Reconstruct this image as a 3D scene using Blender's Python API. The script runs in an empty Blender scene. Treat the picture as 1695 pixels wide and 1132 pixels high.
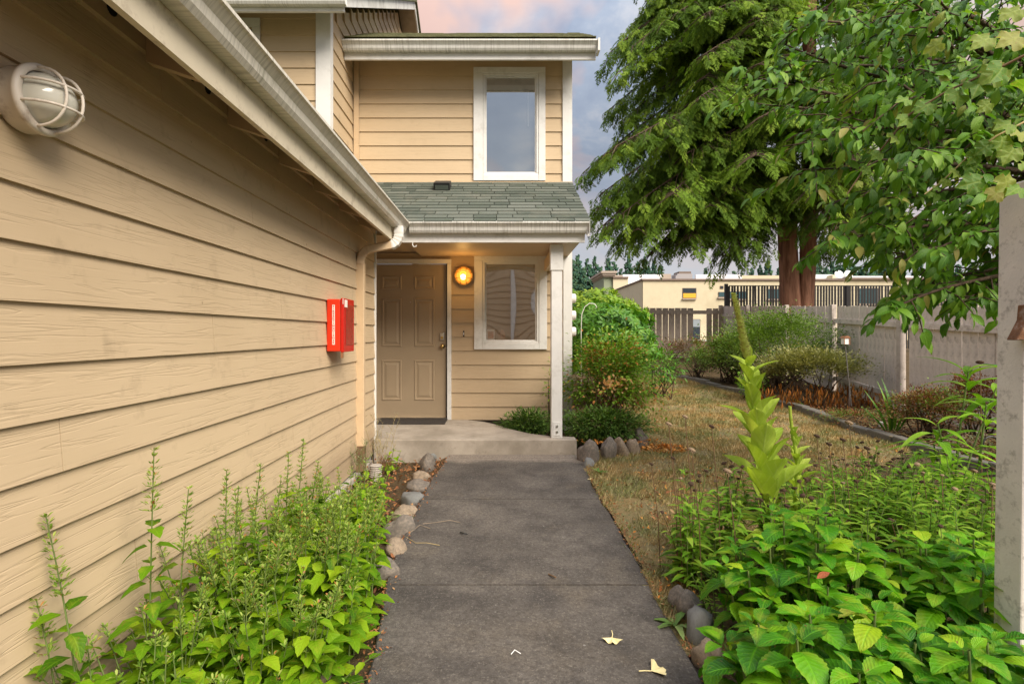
import bpy, math, random
import numpy as np
from mathutils import Vector, Matrix, noise
random.seed(7); RS = np.random.RandomState(7)
D = bpy.data
SC = bpy.context.scene
COL = SC.collection
R = math.radians

# ------------------------------------------------------------------ camera, sky, sun, exposure
EYE = 1.29
F = 900.0                       # focal length in photograph pixels (1695 wide)
cd = D.cameras.new('camera'); cam = D.objects.new('camera', cd); COL.objects.link(cam)
cam.location = (0, 0, EYE); cam.rotation_euler = (R(90), 0, 0)
cd.sensor_width = 36; cd.lens = 36 * F / 1695
cd.shift_x = (847.5 - 830) / 1695; cd.shift_y = -(566 - 552) / 1695
cd.clip_start = 0.05; cd.clip_end = 3000
SC.camera = cam

SUN_EL, SUN_AZ = 42, 141        # azimuth from +Y clockwise: from the right, a little behind the camera
w = D.worlds.new('World'); SC.world = w; w.use_nodes = True
nt = w.node_tree; nt.nodes.clear()
def wn(t, **k):
    n = nt.nodes.new(t)
    for a, b in k.items(): setattr(n, a, b)
    return n
wo = wn('ShaderNodeOutputWorld'); bg = wn('ShaderNodeBackground'); nt.links.new(bg.outputs[0], wo.inputs[0])
bg.inputs[1].default_value = 0.15
sky = wn('ShaderNodeTexSky', sky_type='NISHITA', sun_disc=False)
sky.sun_elevation = R(SUN_EL); sky.sun_rotation = R(SUN_AZ)
tc = wn('ShaderNodeTexCoord')
sep = wn('ShaderNodeSeparateXYZ'); nt.links.new(tc.outputs['Generated'], sep.inputs[0])
def wm(op, a, b=None, clamp=False):
    n = wn('ShaderNodeMath', operation=op, use_clamp=clamp)
    for i, v in enumerate((a, b)):
        if v is None: continue
        if isinstance(v, (int, float)): n.inputs[i].default_value = v
        else: nt.links.new(v, n.inputs[i])
    return n.outputs[0]
zc = wm('ADD', wm('MAXIMUM', sep.outputs[2], 0.0), 0.35)
cx = wm('DIVIDE', sep.outputs[0], zc); cy = wm('DIVIDE', sep.outputs[1], zc)
cmb = wn('ShaderNodeCombineXYZ'); nt.links.new(cx, cmb.inputs[0]); nt.links.new(cy, cmb.inputs[1])
cmb.inputs[2].default_value = 3.3
def wnoise(scale, detail, rough, off=0.0, dist=0.0):
    m = wn('ShaderNodeMapping'); m.inputs['Location'].default_value = (off, off * .7, 0)
    nt.links.new(cmb.outputs[0], m.inputs[0])
    n = wn('ShaderNodeTexNoise'); nt.links.new(m.outputs[0], n.inputs['Vector'])
    n.inputs['Scale'].default_value = scale; n.inputs['Detail'].default_value = detail
    n.inputs['Roughness'].default_value = rough; n.inputs['Distortion'].default_value = dist
    return n.outputs['Fac']
def wramp(fac, stops):
    n = wn('ShaderNodeValToRGB'); nt.links.new(fac, n.inputs[0])
    cr = n.color_ramp
    while len(cr.elements) < len(stops): cr.elements.new(.5)
    for e, (p, c) in zip(cr.elements, stops): e.position = p; e.color = (*c, 1)
    return n.outputs[0]
def wmix(f, a, b):
    n = wn('ShaderNodeMix', data_type='RGBA')
    for s, v in ((n.inputs[0], f), (n.inputs[6], a), (n.inputs[7], b)):
        if isinstance(v, (int, float)): s.default_value = v
        elif isinstance(v, tuple): s.default_value = (*v, 1)
        else: nt.links.new(v, s)
    return n.outputs[2]
K = 1 / 0.15
def kk(*c): return tuple(x * K for x in c)
SKYL = 1.0
deck = wramp(wnoise(1.9, 7, .6, 0, .4), [(.36, (.075, .090, .125)), (.50, (.118, .135, .165)), (.64, (.23, .22, .215))])
sc1 = wn('ShaderNodeVectorMath', operation='SCALE'); nt.links.new(deck, sc1.inputs[0]); sc1.inputs[3].default_value = K
peachm = wramp(wnoise(1.15, 5, .6, 4.35, .3), [(.47, (0, 0, 0)), (.57, (1, 1, 1))])
peach = wmix(wm('MULTIPLY', peachm, .85), sc1.outputs[0], kk(.235, .155, .125))
lowb = wramp(sep.outputs[2], [(.02, (1, 1, 1)), (.30, (0, 0, 0))])
low = wmix(wm('MULTIPLY', lowb, .85), peach, kk(.40, .415, .44))
zen = wn('ShaderNodeVectorMath', operation='SCALE'); nt.links.new(low, zen.inputs[0])
zp = wm('MAXIMUM', sep.outputs[2], 0.0)
nt.links.new(wm('ADD', wm('MULTIPLY', wm('MULTIPLY', zp, zp), 3.4), .58), zen.inputs[3])   # an overcast sky brightens towards the zenith
cloud = wmix(.97, sky.outputs[0], zen.outputs[0])
nt.links.new(cloud, bg.inputs[0])

sl = D.lights.new('sun', 'SUN'); sun = D.objects.new('sun', sl); COL.objects.link(sun)
sl.energy = 2.1; sl.angle = R(40); sl.color = (1, .91, .78)
az, el = R(SUN_AZ), R(SUN_EL)
sd = Vector((math.sin(az) * math.cos(el), math.cos(az) * math.cos(el), math.sin(el)))
sun.rotation_euler = sd.to_track_quat('Z', 'Y').to_euler(); sun.location = sd * 50
vs = SC.view_settings; vs.view_transform = 'Standard'; vs.look = 'None'; vs.gamma = 1
vs.use_curve_mapping = False; vs.exposure = 1.6
SC.cycles.max_bounces = 8; SC.cycles.transparent_max_bounces = 12

# ------------------------------------------------------------------ helpers
def P(px, py, Y): return Vector(((px - 830) / F * Y, Y, EYE - (py - 552) / F * Y))
def sstep(a, b, x):
    t = min(1, max(0, (x - a) / (b - a))); return t * t * (3 - 2 * t)
def H(x, y):
    if y < 7.5: z = 0
    elif y < 9.5: z = .05 * (y - 7.5) ** 2 / 4
    elif y < 20: z = .05 * (y - 8.5)
    else: z = .575
    if y < 7: z -= .06 * sstep(-.55, -.72, x) if x < 0 else 0
    return z
def G(px, py):
    Y = 5.0
    for _ in range(60):
        x = (px - 830) / F * Y
        Y = .5 * Y + .5 * (EYE - H(x, Y)) * F / (py - 552)
    return Vector(((px - 830) / F * Y, Y, H((px - 830) / F * Y, Y)))

def attach(o, parent):
    if parent is not None:
        o.parent = parent
        if parent.type == 'EMPTY': o.matrix_parent_inverse = Matrix.Translation(-parent.location)
def tag(o, label, cat, group=None):
    o['label'] = label; o['category'] = cat
    if group: o['group'] = group
    return o
def thing(name, label, cat, loc=(0, 0, 0), group=None):
    o = D.objects.new(name, None); COL.objects.link(o); o.location = loc; o.empty_display_size = .1
    return tag(o, label, cat, group)

class MB:
    def __init__(s): s.v = []; s.f = []
    def add(s, vs, fs):
        b = len(s.v); s.v += [tuple(v) for v in vs]; s.f += [tuple(b + i for i in f) for f in fs]; return s
    def box(s, x0, y0, z0, x1, y1, z1):
        return s.add([(x0,y0,z0),(x1,y0,z0),(x1,y1,z0),(x0,y1,z0),(x0,y0,z1),(x1,y0,z1),(x1,y1,z1),(x0,y1,z1)],
                     [(0,3,2,1),(4,5,6,7),(0,1,5,4),(1,2,6,5),(2,3,7,6),(3,0,4,7)])
    def prism(s, prof, a, b):
        """prof: list of points (vectors); extruded from prof+a to prof+b"""
        n = len(prof); a = Vector(a); b = Vector(b)
        vs = [Vector(p) + a for p in prof] + [Vector(p) + b for p in prof]
        fs = [tuple(range(n))[::-1], tuple(range(n, 2 * n))] + [(i, (i + 1) % n, n + (i + 1) % n, n + i) for i in range(n)]
        return s.add(vs, fs)
    def tube(s, pts, rad, n=8, caps=True, prof=None):
        pts = [Vector(p) for p in pts]; k = len(pts)
        if isinstance(rad, (int, float)): rad = [rad] * k
        up = Vector((0, 0, 1)); vs = []; pr = None
        for i, p in enumerate(pts):
            d = (pts[min(i + 1, k - 1)] - pts[max(i - 1, 0)]).normalized()
            if pr is None:
                pr = d.cross(up)
                if pr.length < .05: pr = d.cross(Vector((0, 1, 0)))
            pr = (pr - d * pr.dot(d)).normalized(); q = d.cross(pr)
            if prof: vs += [p + pr * a * rad[i] + q * b * rad[i] for a, b in prof]
            else: vs += [p + (pr * math.cos(t) + q * math.sin(t)) * rad[i] for t in [2 * math.pi * j / n for j in range(n)]]
        if prof: n = len(prof)
        fs = [(i*n+j, i*n+(j+1)%n, (i+1)*n+(j+1)%n, (i+1)*n+j) for i in range(k-1) for j in range(n)]
        if caps: fs += [tuple(range(n))[::-1], tuple(range((k-1)*n, k*n))]
        return s.add(vs, fs)
    def lathe(s, prof, mat, n=24):
        """prof (r, h) about +Z of mat"""
        vs = []; k = len(prof)
        for r, h in prof: vs += [mat @ Vector((r*math.cos(t), r*math.sin(t), h)) for t in [2*math.pi*j/n for j in range(n)]]
        return s.add(vs, [(i*n+j, i*n+(j+1)%n, (i+1)*n+(j+1)%n, (i+1)*n+j) for i in range(k-1) for j in range(n)])
    def build(s, name, m, parent=None, smooth=False, bevel=0):
        me = D.meshes.new(name); me.from_pydata(s.v, [], s.f); me.update()
        if smooth: me.polygons.foreach_set('use_smooth', [True] * len(me.polygons))
        o = D.objects.new(name, me); COL.objects.link(o); me.materials.append(m); attach(o, parent)
        if bevel:
            bv = o.modifiers.new('bevel', 'BEVEL'); bv.width = bevel; bv.segments = 2; bv.limit_method = 'ANGLE'
        return o
def struct(o): o['kind'] = 'structure'; return o
def stuff(o): o['kind'] = 'stuff'; return o

def tri_mesh(name, v, f, m, parent=None, uv=None, tint=None, smooth=True):
    me = D.meshes.new(name); nv, nf = len(v), len(f)
    me.vertices.add(nv); me.vertices.foreach_set('co', np.ascontiguousarray(v, dtype=np.float32).ravel())
    me.loops.add(nf * 3); me.polygons.add(nf)
    fl = np.ascontiguousarray(f, dtype=np.int32).ravel()
    me.loops.foreach_set('vertex_index', fl)
    me.polygons.foreach_set('loop_start', np.arange(0, nf * 3, 3, dtype=np.int32))
    if uv is not None:
        ul = me.uv_layers.new(name='UVMap'); ul.data.foreach_set('uv', np.ascontiguousarray(uv[fl], dtype=np.float32).ravel())
    if tint is not None:
        a = me.attributes.new('tint', 'FLOAT', 'POINT'); a.data.foreach_set('value', np.ascontiguousarray(tint, dtype=np.float32))
    me.update(calc_edges=True); me.validate()
    if smooth: me.polygons.foreach_set('use_smooth', [True] * nf)
    me.materials.append(m); o = D.objects.new(name, me); COL.objects.link(o); attach(o, parent)
    return o
def inst(name, tpl, mats, m, parent=None, tints=None):
    """one joined mesh of many copies of a template"""
    mats = np.asarray(mats, dtype=np.float64); n = len(mats)
    tv, tf, tu = tpl; k = len(tv)
    v = np.einsum('nij,kj->nki', mats[:, :3, :3], tv) + mats[:, None, :3, 3]
    f = tf[None] + (np.arange(n) * k)[:, None, None]
    if tints is None: tints = RS.rand(n)
    return tri_mesh(name, v.reshape(-1, 3), f.reshape(-1, 3), m, parent, np.tile(tu, (n, 1)), np.repeat(tints, k))
def tpl_mesh(name, tpl, m):
    o = tri_mesh(name, tpl[0], tpl[1], m, None, tpl[2]); me = o.data; D.objects.remove(o); return me
def place(name, me, M, parent):
    o = D.objects.new(name, me); COL.objects.link(o); attach(o, parent); o.matrix_basis = M; return o
def frame(p, d, up, s=1.0, sx=None):
    d = Vector(d).normalized(); x = d.cross(Vector(up))
    if x.length < 1e-3: x = d.cross(Vector((.3, 1, .2)))
    x.normalize(); z = x.cross(d); sx = s if sx is None else sx
    return Matrix(((x.x*sx, d.x*s, z.x*s, p[0]), (x.y*sx, d.y*s, z.y*s, p[1]), (x.z*sx, d.z*s, z.z*s, p[2]), (0, 0, 0, 1)))

def leaf_tpl(w=.5, n=6, fold=.25, curl=.3, peak=.45, serr=0.0, tip=1.0, wave=0.0):
    """unit leaf along +Y with normal +Z, centre rib and two halves"""
    v = []; u = []; f = []
    for i in range(n + 1):
        t = i / n
        hw = w / 2 * (math.sin(math.pi * t ** (math.log(.5) / math.log(peak))) ** tip)
        if i == n: hw = 0.004
        if i == 0: hw = .012
        if serr and 0 < i < n: hw *= 1 + serr * (1 if i % 2 else -1)
        zc = -curl * t * t + .04 * math.sin(t * 3)
        wv = wave * math.sin(t * 14)
        v += [(-hw, t, zc + fold * hw + wv), (0, t, zc), (hw, t, zc + fold * hw - wv)]
        u += [(0, t), (.5, t), (1, t)]
    for i in range(n):
        a = i * 3
        for j in (0, 1):
            f += [(a+j, a+j+1, a+j+4), (a+j, a+j+4, a+j+3)]
    return np.array(v), np.array(f), np.array(u)
def palmate_tpl():
    v = [(0, 0, 0)]; u = [(.5, 0)]
    pts = [(0,.06),(.2,-.1),(.4,0),(.48,.16),(.44,.26),(.56,.42),(.46,.54),(.42,.68),(.26,.70),(.14,.86),(0,1.0)]
    pts = pts + [(-x, y) for x, y in pts[-2:0:-1]]
    cen = (0, .35)
    v = [(0, .35, 0)] + [(x, y, .10 * math.sin(i * 1.7) - .25 * (y - .3) ** 2 - .3 * x * x) for i, (x, y) in enumerate(pts)]
    u = [(.5, .35)] + [(x + .5, y) for x, y in pts]
    n = len(pts); f = [(0, i + 1, (i + 1) % n + 1) for i in range(n)]
    return np.array(v), np.array(f), np.array(u)

# ------------------------------------------------------------------ materials
MATS = {}
class NT:
    def __init__(s, name):
        s.m = D.materials.new(name); s.m.use_nodes = True; s.t = s.m.node_tree; s.t.nodes.clear()
        s.out = s.t.nodes.new('ShaderNodeOutputMaterial'); s.co = None
    def n(s, t, ins=None, **k):
        nd = s.t.nodes.new(t)
        for a, b in k.items(): setattr(nd, a, b)
        for a, b in (ins or {}).items(): s.set(nd.inputs[a], b)
        return nd
    def set(s, sock, v):
        if isinstance(v, bpy.types.NodeSocket): s.t.links.new(v, sock)
        elif isinstance(v, tuple) and len(v) == 3 and sock.type == 'RGBA': sock.default_value = (*v, 1)
        else: sock.default_value = v
    def coord(s, kind='Object', scale=(1, 1, 1), loc=(0, 0, 0)):
        if s.co is None: s.co = s.n('ShaderNodeTexCoord')
        return s.n('ShaderNodeMapping', {'Vector': s.co.outputs[kind], 'Scale': scale, 'Location': loc}).outputs[0]
    def noise(s, vec, scale, detail=4, rough=.55, dist=0): 
        return s.n('ShaderNodeTexNoise', {'Vector': vec, 'Scale': scale, 'Detail': detail, 'Roughness': rough, 'Distortion': dist}).outputs['Fac']
    def math(s, op, a, b=0.0, clamp=False):
        return s.n('ShaderNodeMath', {0: a, 1: b}, operation=op, use_clamp=clamp).outputs[0]
    def ramp(s, fac, stops, interp='LINEAR'):
        nd = s.n('ShaderNodeValToRGB', {0: fac}); cr = nd.color_ramp; cr.interpolation = interp
        while len(cr.elements) < len(stops): cr.elements.new(.5)
        for e, (p, c) in zip(cr.elements, stops):
            e.position = p; e.color = (*c, 1) if isinstance(c, tuple) else (c, c, c, 1)
        return nd.outputs[0]
    def mix(s, f, a, b, mode='MIX'):
        nd = s.n('ShaderNodeMix', data_type='RGBA', blend_type=mode)
        s.set(nd.inputs[0], f); s.set(nd.inputs[6], a); s.set(nd.inputs[7], b); return nd.outputs[2]
    def bump(s, h, strength=.5, dist=.01, nrm=None):
        ins = {'Height': h, 'Strength': strength, 'Distance': dist}
        if nrm is not None: ins['Normal'] = nrm
        return s.n('ShaderNodeBump', ins).outputs[0]
    def pbr(s, col, rough=.7, nrm=None, metal=0.0, spec=.4, **k):
        ins = {'Base Color': col, 'Roughness': rough, 'Metallic': metal, 'Specular IOR Level': spec}
        if nrm is not None: ins['Normal'] = nrm
        ins.update(k)
        b = s.n('ShaderNodeBsdfPrincipled', ins); s.t.links.new(b.outputs[0], s.out.inputs[0]); return b
    def rnd(s): return s.n('ShaderNodeObjectInfo').outputs['Random']

def m_siding(name, col, along, dirt=.5, grain=1.0):
    N = NT(name)
    sc = (1.6, 34, 34) if along == 'x' else (34, 1.6, 34)
    g = N.noise(N.coord(scale=sc), 1.0, 3, .5, .9)
    zc_ = N.n('ShaderNodeSeparateXYZ', {0: N.coord()}).outputs[2]
    rings = N.math('PINGPONG', N.math('MULTIPLY', g, 7.0), 1.0)
    fine = N.noise(N.coord(scale=(3, 120, 120) if along == 'x' else (120, 3, 120)), 1, 3, .6)
    big = N.noise(N.coord(), 1.6, 5, .6)
    blot = N.noise(N.coord(), 7, 5, .65)
    c = N.mix(N.math('MULTIPLY', N.ramp(big, [(.35, 0.0), (.7, 1.0)]), .35), col, tuple(x * y for x, y in zip(col, (.80, .77, .72))))
    c = N.mix(N.math('MULTIPLY', N.ramp(blot, [(.58, 0.0), (.75, 1.0)]), .30 * dirt), c, (.18, .13, .08))
    c = N.mix(N.math('MULTIPLY', N.ramp(rings, [(0.0, 1.0), (.25, 0.0)]), .10), c, (.22, .15, .08))
    c = N.mix(N.math('MULTIPLY', N.rnd(), .12), c, tuple(x * .75 for x in col))
    spots = N.n('ShaderNodeTexVoronoi', {'Vector': N.coord(), 'Scale': 5.0}).outputs['Distance']
    c = N.mix(N.math('MULTIPLY', N.ramp(spots, [(.03, 1.0), (.05, 0.0)]), .55 * dirt), c, (.14, .09, .05))
    if along == 'y': c = N.mix(N.math('MULTIPLY', N.ramp(N.math('ADD', zc_, N.math('MULTIPLY', big, -.35)), [(.0, 1.0), (.16, 0.0)]), .45), c, (.20, .14, .09))
    h = N.math('ADD', N.math('MULTIPLY', N.ramp(rings, [(0.0, 0.0), (.35, 1.0)]), .8), N.math('MULTIPLY', fine, .35))
    N.pbr(c, .62, N.bump(h, .40 * grain, .0024), spec=.3); return N.m
def m_plain(name, col, rough=.6, var=.15, nscale=8, bump=.15, bdist=.002, metal=0.0, spec=.4, grime=None, gs=3.0, gamt=.5):
    N = NT(name); a = N.noise(N.coord(), nscale, 5, .6)
    c = N.mix(N.ramp(a, [(.3, 0.0), (.7, 1.0)]), tuple(x * (1 - var) for x in col), tuple(min(1, x * (1 + var * .6)) for x in col))
    c = N.mix(N.math('MULTIPLY', N.rnd(), .18), c, tuple(x * .72 for x in col))
    if grime:
        g = N.noise(N.coord(), gs, 6, .7); c = N.mix(N.math('MULTIPLY', N.ramp(g, [(.52, 0.0), (.68, 1.0)]), gamt), c, grime)
    N.pbr(c, rough, N.bump(N.noise(N.coord(), nscale * 9, 3, .6), bump, bdist), metal, spec); return N.m
def m_gutter(name, col, along):
    N = NT(name)
    st = N.noise(N.coord(scale=(3, 60, 2.5) if along == 'y' else (60, 3, 2.5)), 1, 5, .7)
    zz = N.n('ShaderNodeSeparateXYZ', {0: N.coord()}).outputs[2]
    big = N.noise(N.coord(), 2.2, 4, .6)
    f = N.math('MULTIPLY', N.ramp(st, [(.46, 0.0), (.70, 1.0)]), N.ramp(big, [(.34, .05), (.62, .75)]))
    c = N.mix(f, col, (.13, .12, .09))
    c = N.mix(N.math('MULTIPLY', N.ramp(N.noise(N.coord(), 5, 6, .7), [(.55, 0.0), (.7, 1.0)]), .35), c, (.16, .17, .07))
    N.pbr(c, .5, N.bump(big, .1, .002)); return N.m
def m_leaf(name, cols, rough=.45, trans=.35, vein=.5, nv=9.0, veincol=None, spot=None, spec=.4, blem=0.0):
    """cols: list of (pos, colour) picked at random per leaf"""
    N = NT(name)
    at = N.n('ShaderNodeAttribute', attribute_name='tint').outputs['Fac']
    r = N.math('FRACT', N.math('ADD', at, N.rnd()))
    c = N.ramp(r, cols)
    uv = N.n('ShaderNodeTexCoord').outputs['UV']; sp = N.n('ShaderNodeSeparateXYZ', {0: uv})
    dx = N.math('ABSOLUTE', N.math('SUBTRACT', sp.outputs[0], .5))
    rib = N.ramp(dx, [(.0, 1.0), (.06, 0.0)])
    wv = N.math('SINE', N.math('MULTIPLY', N.math('SUBTRACT', sp.outputs[1], N.math('MULTIPLY', dx, .55)), nv * 6.283))
    side = N.ramp(wv, [(.80, 0.0), (.97, 1.0)])
    vn = N.math('MAXIMUM', rib, N.math('MULTIPLY', side, .55))
    base = cols[len(cols) // 2][1]
    vc = veincol or tuple(min(1, x * 1.6 + .015) for x in base)
    c = N.mix(N.math('MULTIPLY', vn, vein * .6), c, vc)
    bl = N.noise(N.coord('UV'), 3.0, 3, .6)
    c = N.mix(N.math('MULTIPLY', bl, .25), c, tuple(x * .55 for x in base))
    ob = N.n('ShaderNodeVectorMath', {0: N.coord('UV'), 1: N.n('ShaderNodeCombineXYZ', {0: N.math('MULTIPLY', r, 37.0), 1: N.math('MULTIPLY', r, 91.0)}).outputs[0]}, operation='ADD').outputs[0]
    if blem:
        bn = N.noise(ob, 3.2, 4, .65)
        c = N.mix(N.ramp(bn, [(.66 - blem * .1, 0.0), (.70 - blem * .1, .9)]), c, (.22, .12, .035))
        c = N.mix(N.math('MULTIPLY', N.ramp(N.noise(ob, 1.3, 2, .5), [(.5, 0.0), (.7, 1.0)]), .35), c, (.42, .45, .04))
    if spot: 
        g = N.noise(N.coord('Object'), 9, 3, .6); c = N.mix(N.ramp(g, [(.62, 0.0), (.68, .8)]), c, spot)
    h = N.math('ADD', N.math('MULTIPLY', wv, .25), N.math('MULTIPLY', rib, -.8))
    cr_ = N.noise(N.coord('UV'), 9.0, 3, .6)
    nm = N.bump(N.math('ADD', h, N.math('MULTIPLY', cr_, 1.1)), .40 * vein + .05, .006)
    b = N.n('ShaderNodeBsdfPrincipled', {'Base Color': c, 'Roughness': rough, 'Normal': nm, 'Specular IOR Level': spec})
    t = N.n('ShaderNodeBsdfTranslucent', {'Color': N.mix(.0, N.mix(1.0, c, (1.3, 1.35, .6), 'MULTIPLY'), c), 'Normal': nm})
    x = N.n('ShaderNodeMixShader', {0: trans, 1: b.outputs[0], 2: t.outputs[0]})
    N.t.links.new(x.outputs[0], N.out.inputs[0]); return N.m
# ------------------------------------------------------------------ material library
TAN = (.565, .432, .275)
M = dict(
 side_y=m_siding('tan siding lengthwise', TAN, 'y', 1.0, 1.2),
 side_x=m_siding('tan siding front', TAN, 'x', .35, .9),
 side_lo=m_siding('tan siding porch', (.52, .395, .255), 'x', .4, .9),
 trim=m_plain('white trim paint', (.74, .73, .70), .5, .06, 6, .12, .002, grime=(.35, .33, .28), gs=5, gamt=.35),
 trimtan=m_plain('tan trim paint', (.60, .44, .27), .5, .06),
 fascia=m_plain('cream fascia', (.68, .60, .45), .6, .10, 5, .3, .002, grime=(.22, .16, .10), gs=9, gamt=.5),
 gut_y=m_gutter('streaked gutter lengthwise', (.68, .64, .55), 'y'),
 gut_x=m_gutter('streaked gutter front', (.70, .69, .65), 'x'),
 door=m_plain('brown door paint', (.40, .305, .20), .45, .06, 5, .05),
 metal=m_plain('brushed steel', (.6, .58, .52), .3, .05, 5, .02, metal=1.0),
 brass=m_plain('brass', (.55, .38, .14), .3, .05, 5, .02, metal=1.0),
 dark=m_plain('black plastic', (.02, .02, .02), .5, .1),
 hole=m_plain('vent hole screen', (.015, .013, .01), .8, .1),
 mat=m_plain('dark door mat', (.045, .038, .033), .95, .3, 40, .6, .004),
 red=m_plain('red plastic', (.72, .035, .008), .35, .10, 4, .03),
 redd=m_plain('dark red plastic', (.52, .012, .006), .22, .08, 4, .02),
 white=m_plain('white label', (.85, .80, .72), .6, .04),
 ink=m_plain('red ink', (.55, .04, .01), .6, .04),
 lampw=m_plain('aged white enamel', (.76, .68, .58), .4, .08, 5, .15, grime=(.20, .12, .07), gs=14, gamt=.5),
 fence=m_plain('weathered fence paint', (.68, .60, .53), .85, .16, 9, .5, .003, grime=(.14, .11, .085), gs=7, gamt=.5),
 fencep=m_plain('weathered fence paint darkened against light', (.50, .435, .38), .85, .16, 9, .5, .003, grime=(.20, .16, .12), gs=7, gamt=.5),  # fence paint darkened on the posts to cancel the brighter light they catch
 fenceb=m_plain('taupe fence paint', (.54, .455, .385), .85, .14, 9, .5, .003, grime=(.30, .25, .20), gs=5, gamt=.3),
 slat=m_plain('black vinyl slat', (.012, .010, .010), .5, .2),
 post=m_plain('chalky post paint', (.64, .59, .54), .75, .12, 12, .5, .002, grime=(.12, .10, .08), gs=24, gamt=.6),
 rotwood=m_plain('broken brown wood', (.20, .09, .04), .85, .4, 30, .9, .006, grime=(.35, .33, .30), gs=30, gamt=.6),
 bwall=m_plain('pale yellow render', (.62, .55, .38), .9, .05, 2, .1, grime=(.42, .35, .22), gs=.35, gamt=.4),
 bgreen=m_plain('sage render', (.27, .31, .21), .9, .05, 2, .1),
 bcap=m_plain('brown roof edge', (.19, .14, .11), .8, .1),
 bcorn=m_plain('stone cornice', (.42, .35, .28), .8, .1),
 broof=m_plain('white roof parapet', (.92, .92, .92), .6, .03),
 bglass=m_plain('dark window glass', (.03, .04, .05), .1, .3),
 bglass2=m_plain('teal window glass', (.05, .10, .11), .15, .3),
 byellow=m_plain('yellow blind', (.80, .42, .03), .6, .03),
 shade=m_plain('grey window blind', (.25, .29, .31), .6, .05),
 grey=m_plain('grey metal', (.35, .33, .33), .5, .1),
 iron=m_plain('dark stake metal', (.16, .15, .14), .5, .1),
 meter=m_plain('white meter paint', (.72, .70, .66), .45, .06),
 copper=m_plain('copper lantern', (.45, .22, .12), .4, .2, metal=.6),
 tagw=m_plain('white plastic tag', (.8, .8, .78), .5, .05),
 wire=m_plain('green wire', (.10, .50, .12), .4, .05),
 stone=m_plain('river stone', (.17, .145, .12), .85, .35, 5, .6, .006, grime=(.26, .20, .14), gs=5, gamt=.6),
 stonet=m_plain('tan river stone', (.30, .23, .16), .85, .35, 4, .6, .006, grime=(.10, .08, .06), gs=5, gamt=.7),
 stoneg=m_plain('grey river stone', (.20, .20, .19), .85, .25, 6, .6, .006, grime=(.10, .11, .08), gs=6, gamt=.6),
 edge=m_plain('concrete edging', (.16, .145, .12), .95, .25, 8, .8, .008, grime=(.07, .07, .04), gs=9, gamt=.5),
 found=m_plain('foundation concrete', (.40, .36, .31), .9, .2, 8, .6, .005),
 stem=m_plain('green stem', (.12, .17, .04), .7, .3, 20, .1),
 stembr=m_plain('brown stem', (.17, .10, .05), .8, .3, 20, .2),
 head=m_plain('dead seed head', (.075, .04, .022), .95, .5, 60, .8, .006),
 straw=m_plain('dry straw stem', (.42, .32, .14), .8, .3, 20, .2),
 orange=m_plain('orange dry leaf', (.62, .22, .035), .8, .45, 12, .4, .004),
 rust=m_plain('rust dry leaf', (.30, .085, .03), .85, .5, 12, .4, .004),
 ivory=m_plain('pale yellow leaf', (.78, .66, .33), .6, .10, 30, .2),
)
def m_bark(name, c1, c2):
    N = NT(name); g = N.noise(N.coord(scale=(9, 9, .9)), 1, 5, .65, .6)
    c = N.mix(N.ramp(g, [(.35, 0.0), (.65, 1.0)]), c2, c1)
    N.pbr(c, .9, N.bump(g, 1.0, .05), spec=.15); return N.m
M['bark'] = m_bark('red brown bark', (.36, .19, .125), (.13, .062, .04))
M['bark2'] = m_bark('grey brown bark', (.13, .09, .06), (.05, .035, .025))
def m_shingle():
    N = NT('green grey shingle'); r = N.rnd()
    c = N.ramp(r, [(0, (.078, .088, .072)), (.5, (.125, .138, .113)), (1, (.18, .188, .16))])
    g = N.noise(N.coord(), 220, 2, .8); c = N.mix(N.math('MULTIPLY', g, .7), c, (.05, .065, .05))
    c = N.mix(N.ramp(N.noise(N.coord(), 3, 5, .7), [(.52, 0.0), (.7, .55)]), c, (.17, .165, .13))
    c = N.mix(N.ramp(N.noise(N.coord(), 9, 5, .7), [(.6, 0.0), (.72, .7)]), c, (.05, .075, .025))
    N.pbr(c, .95, N.bump(g, .5, .003), spec=.15); return N.m
M['shingle'] = m_shingle()
M['moss'] = m_plain('mossy shingle edge', (.13, .13, .06), .95, .4, 12, .9, .01, grime=(.06, .075, .03), gs=4, gamt=.7)

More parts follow.
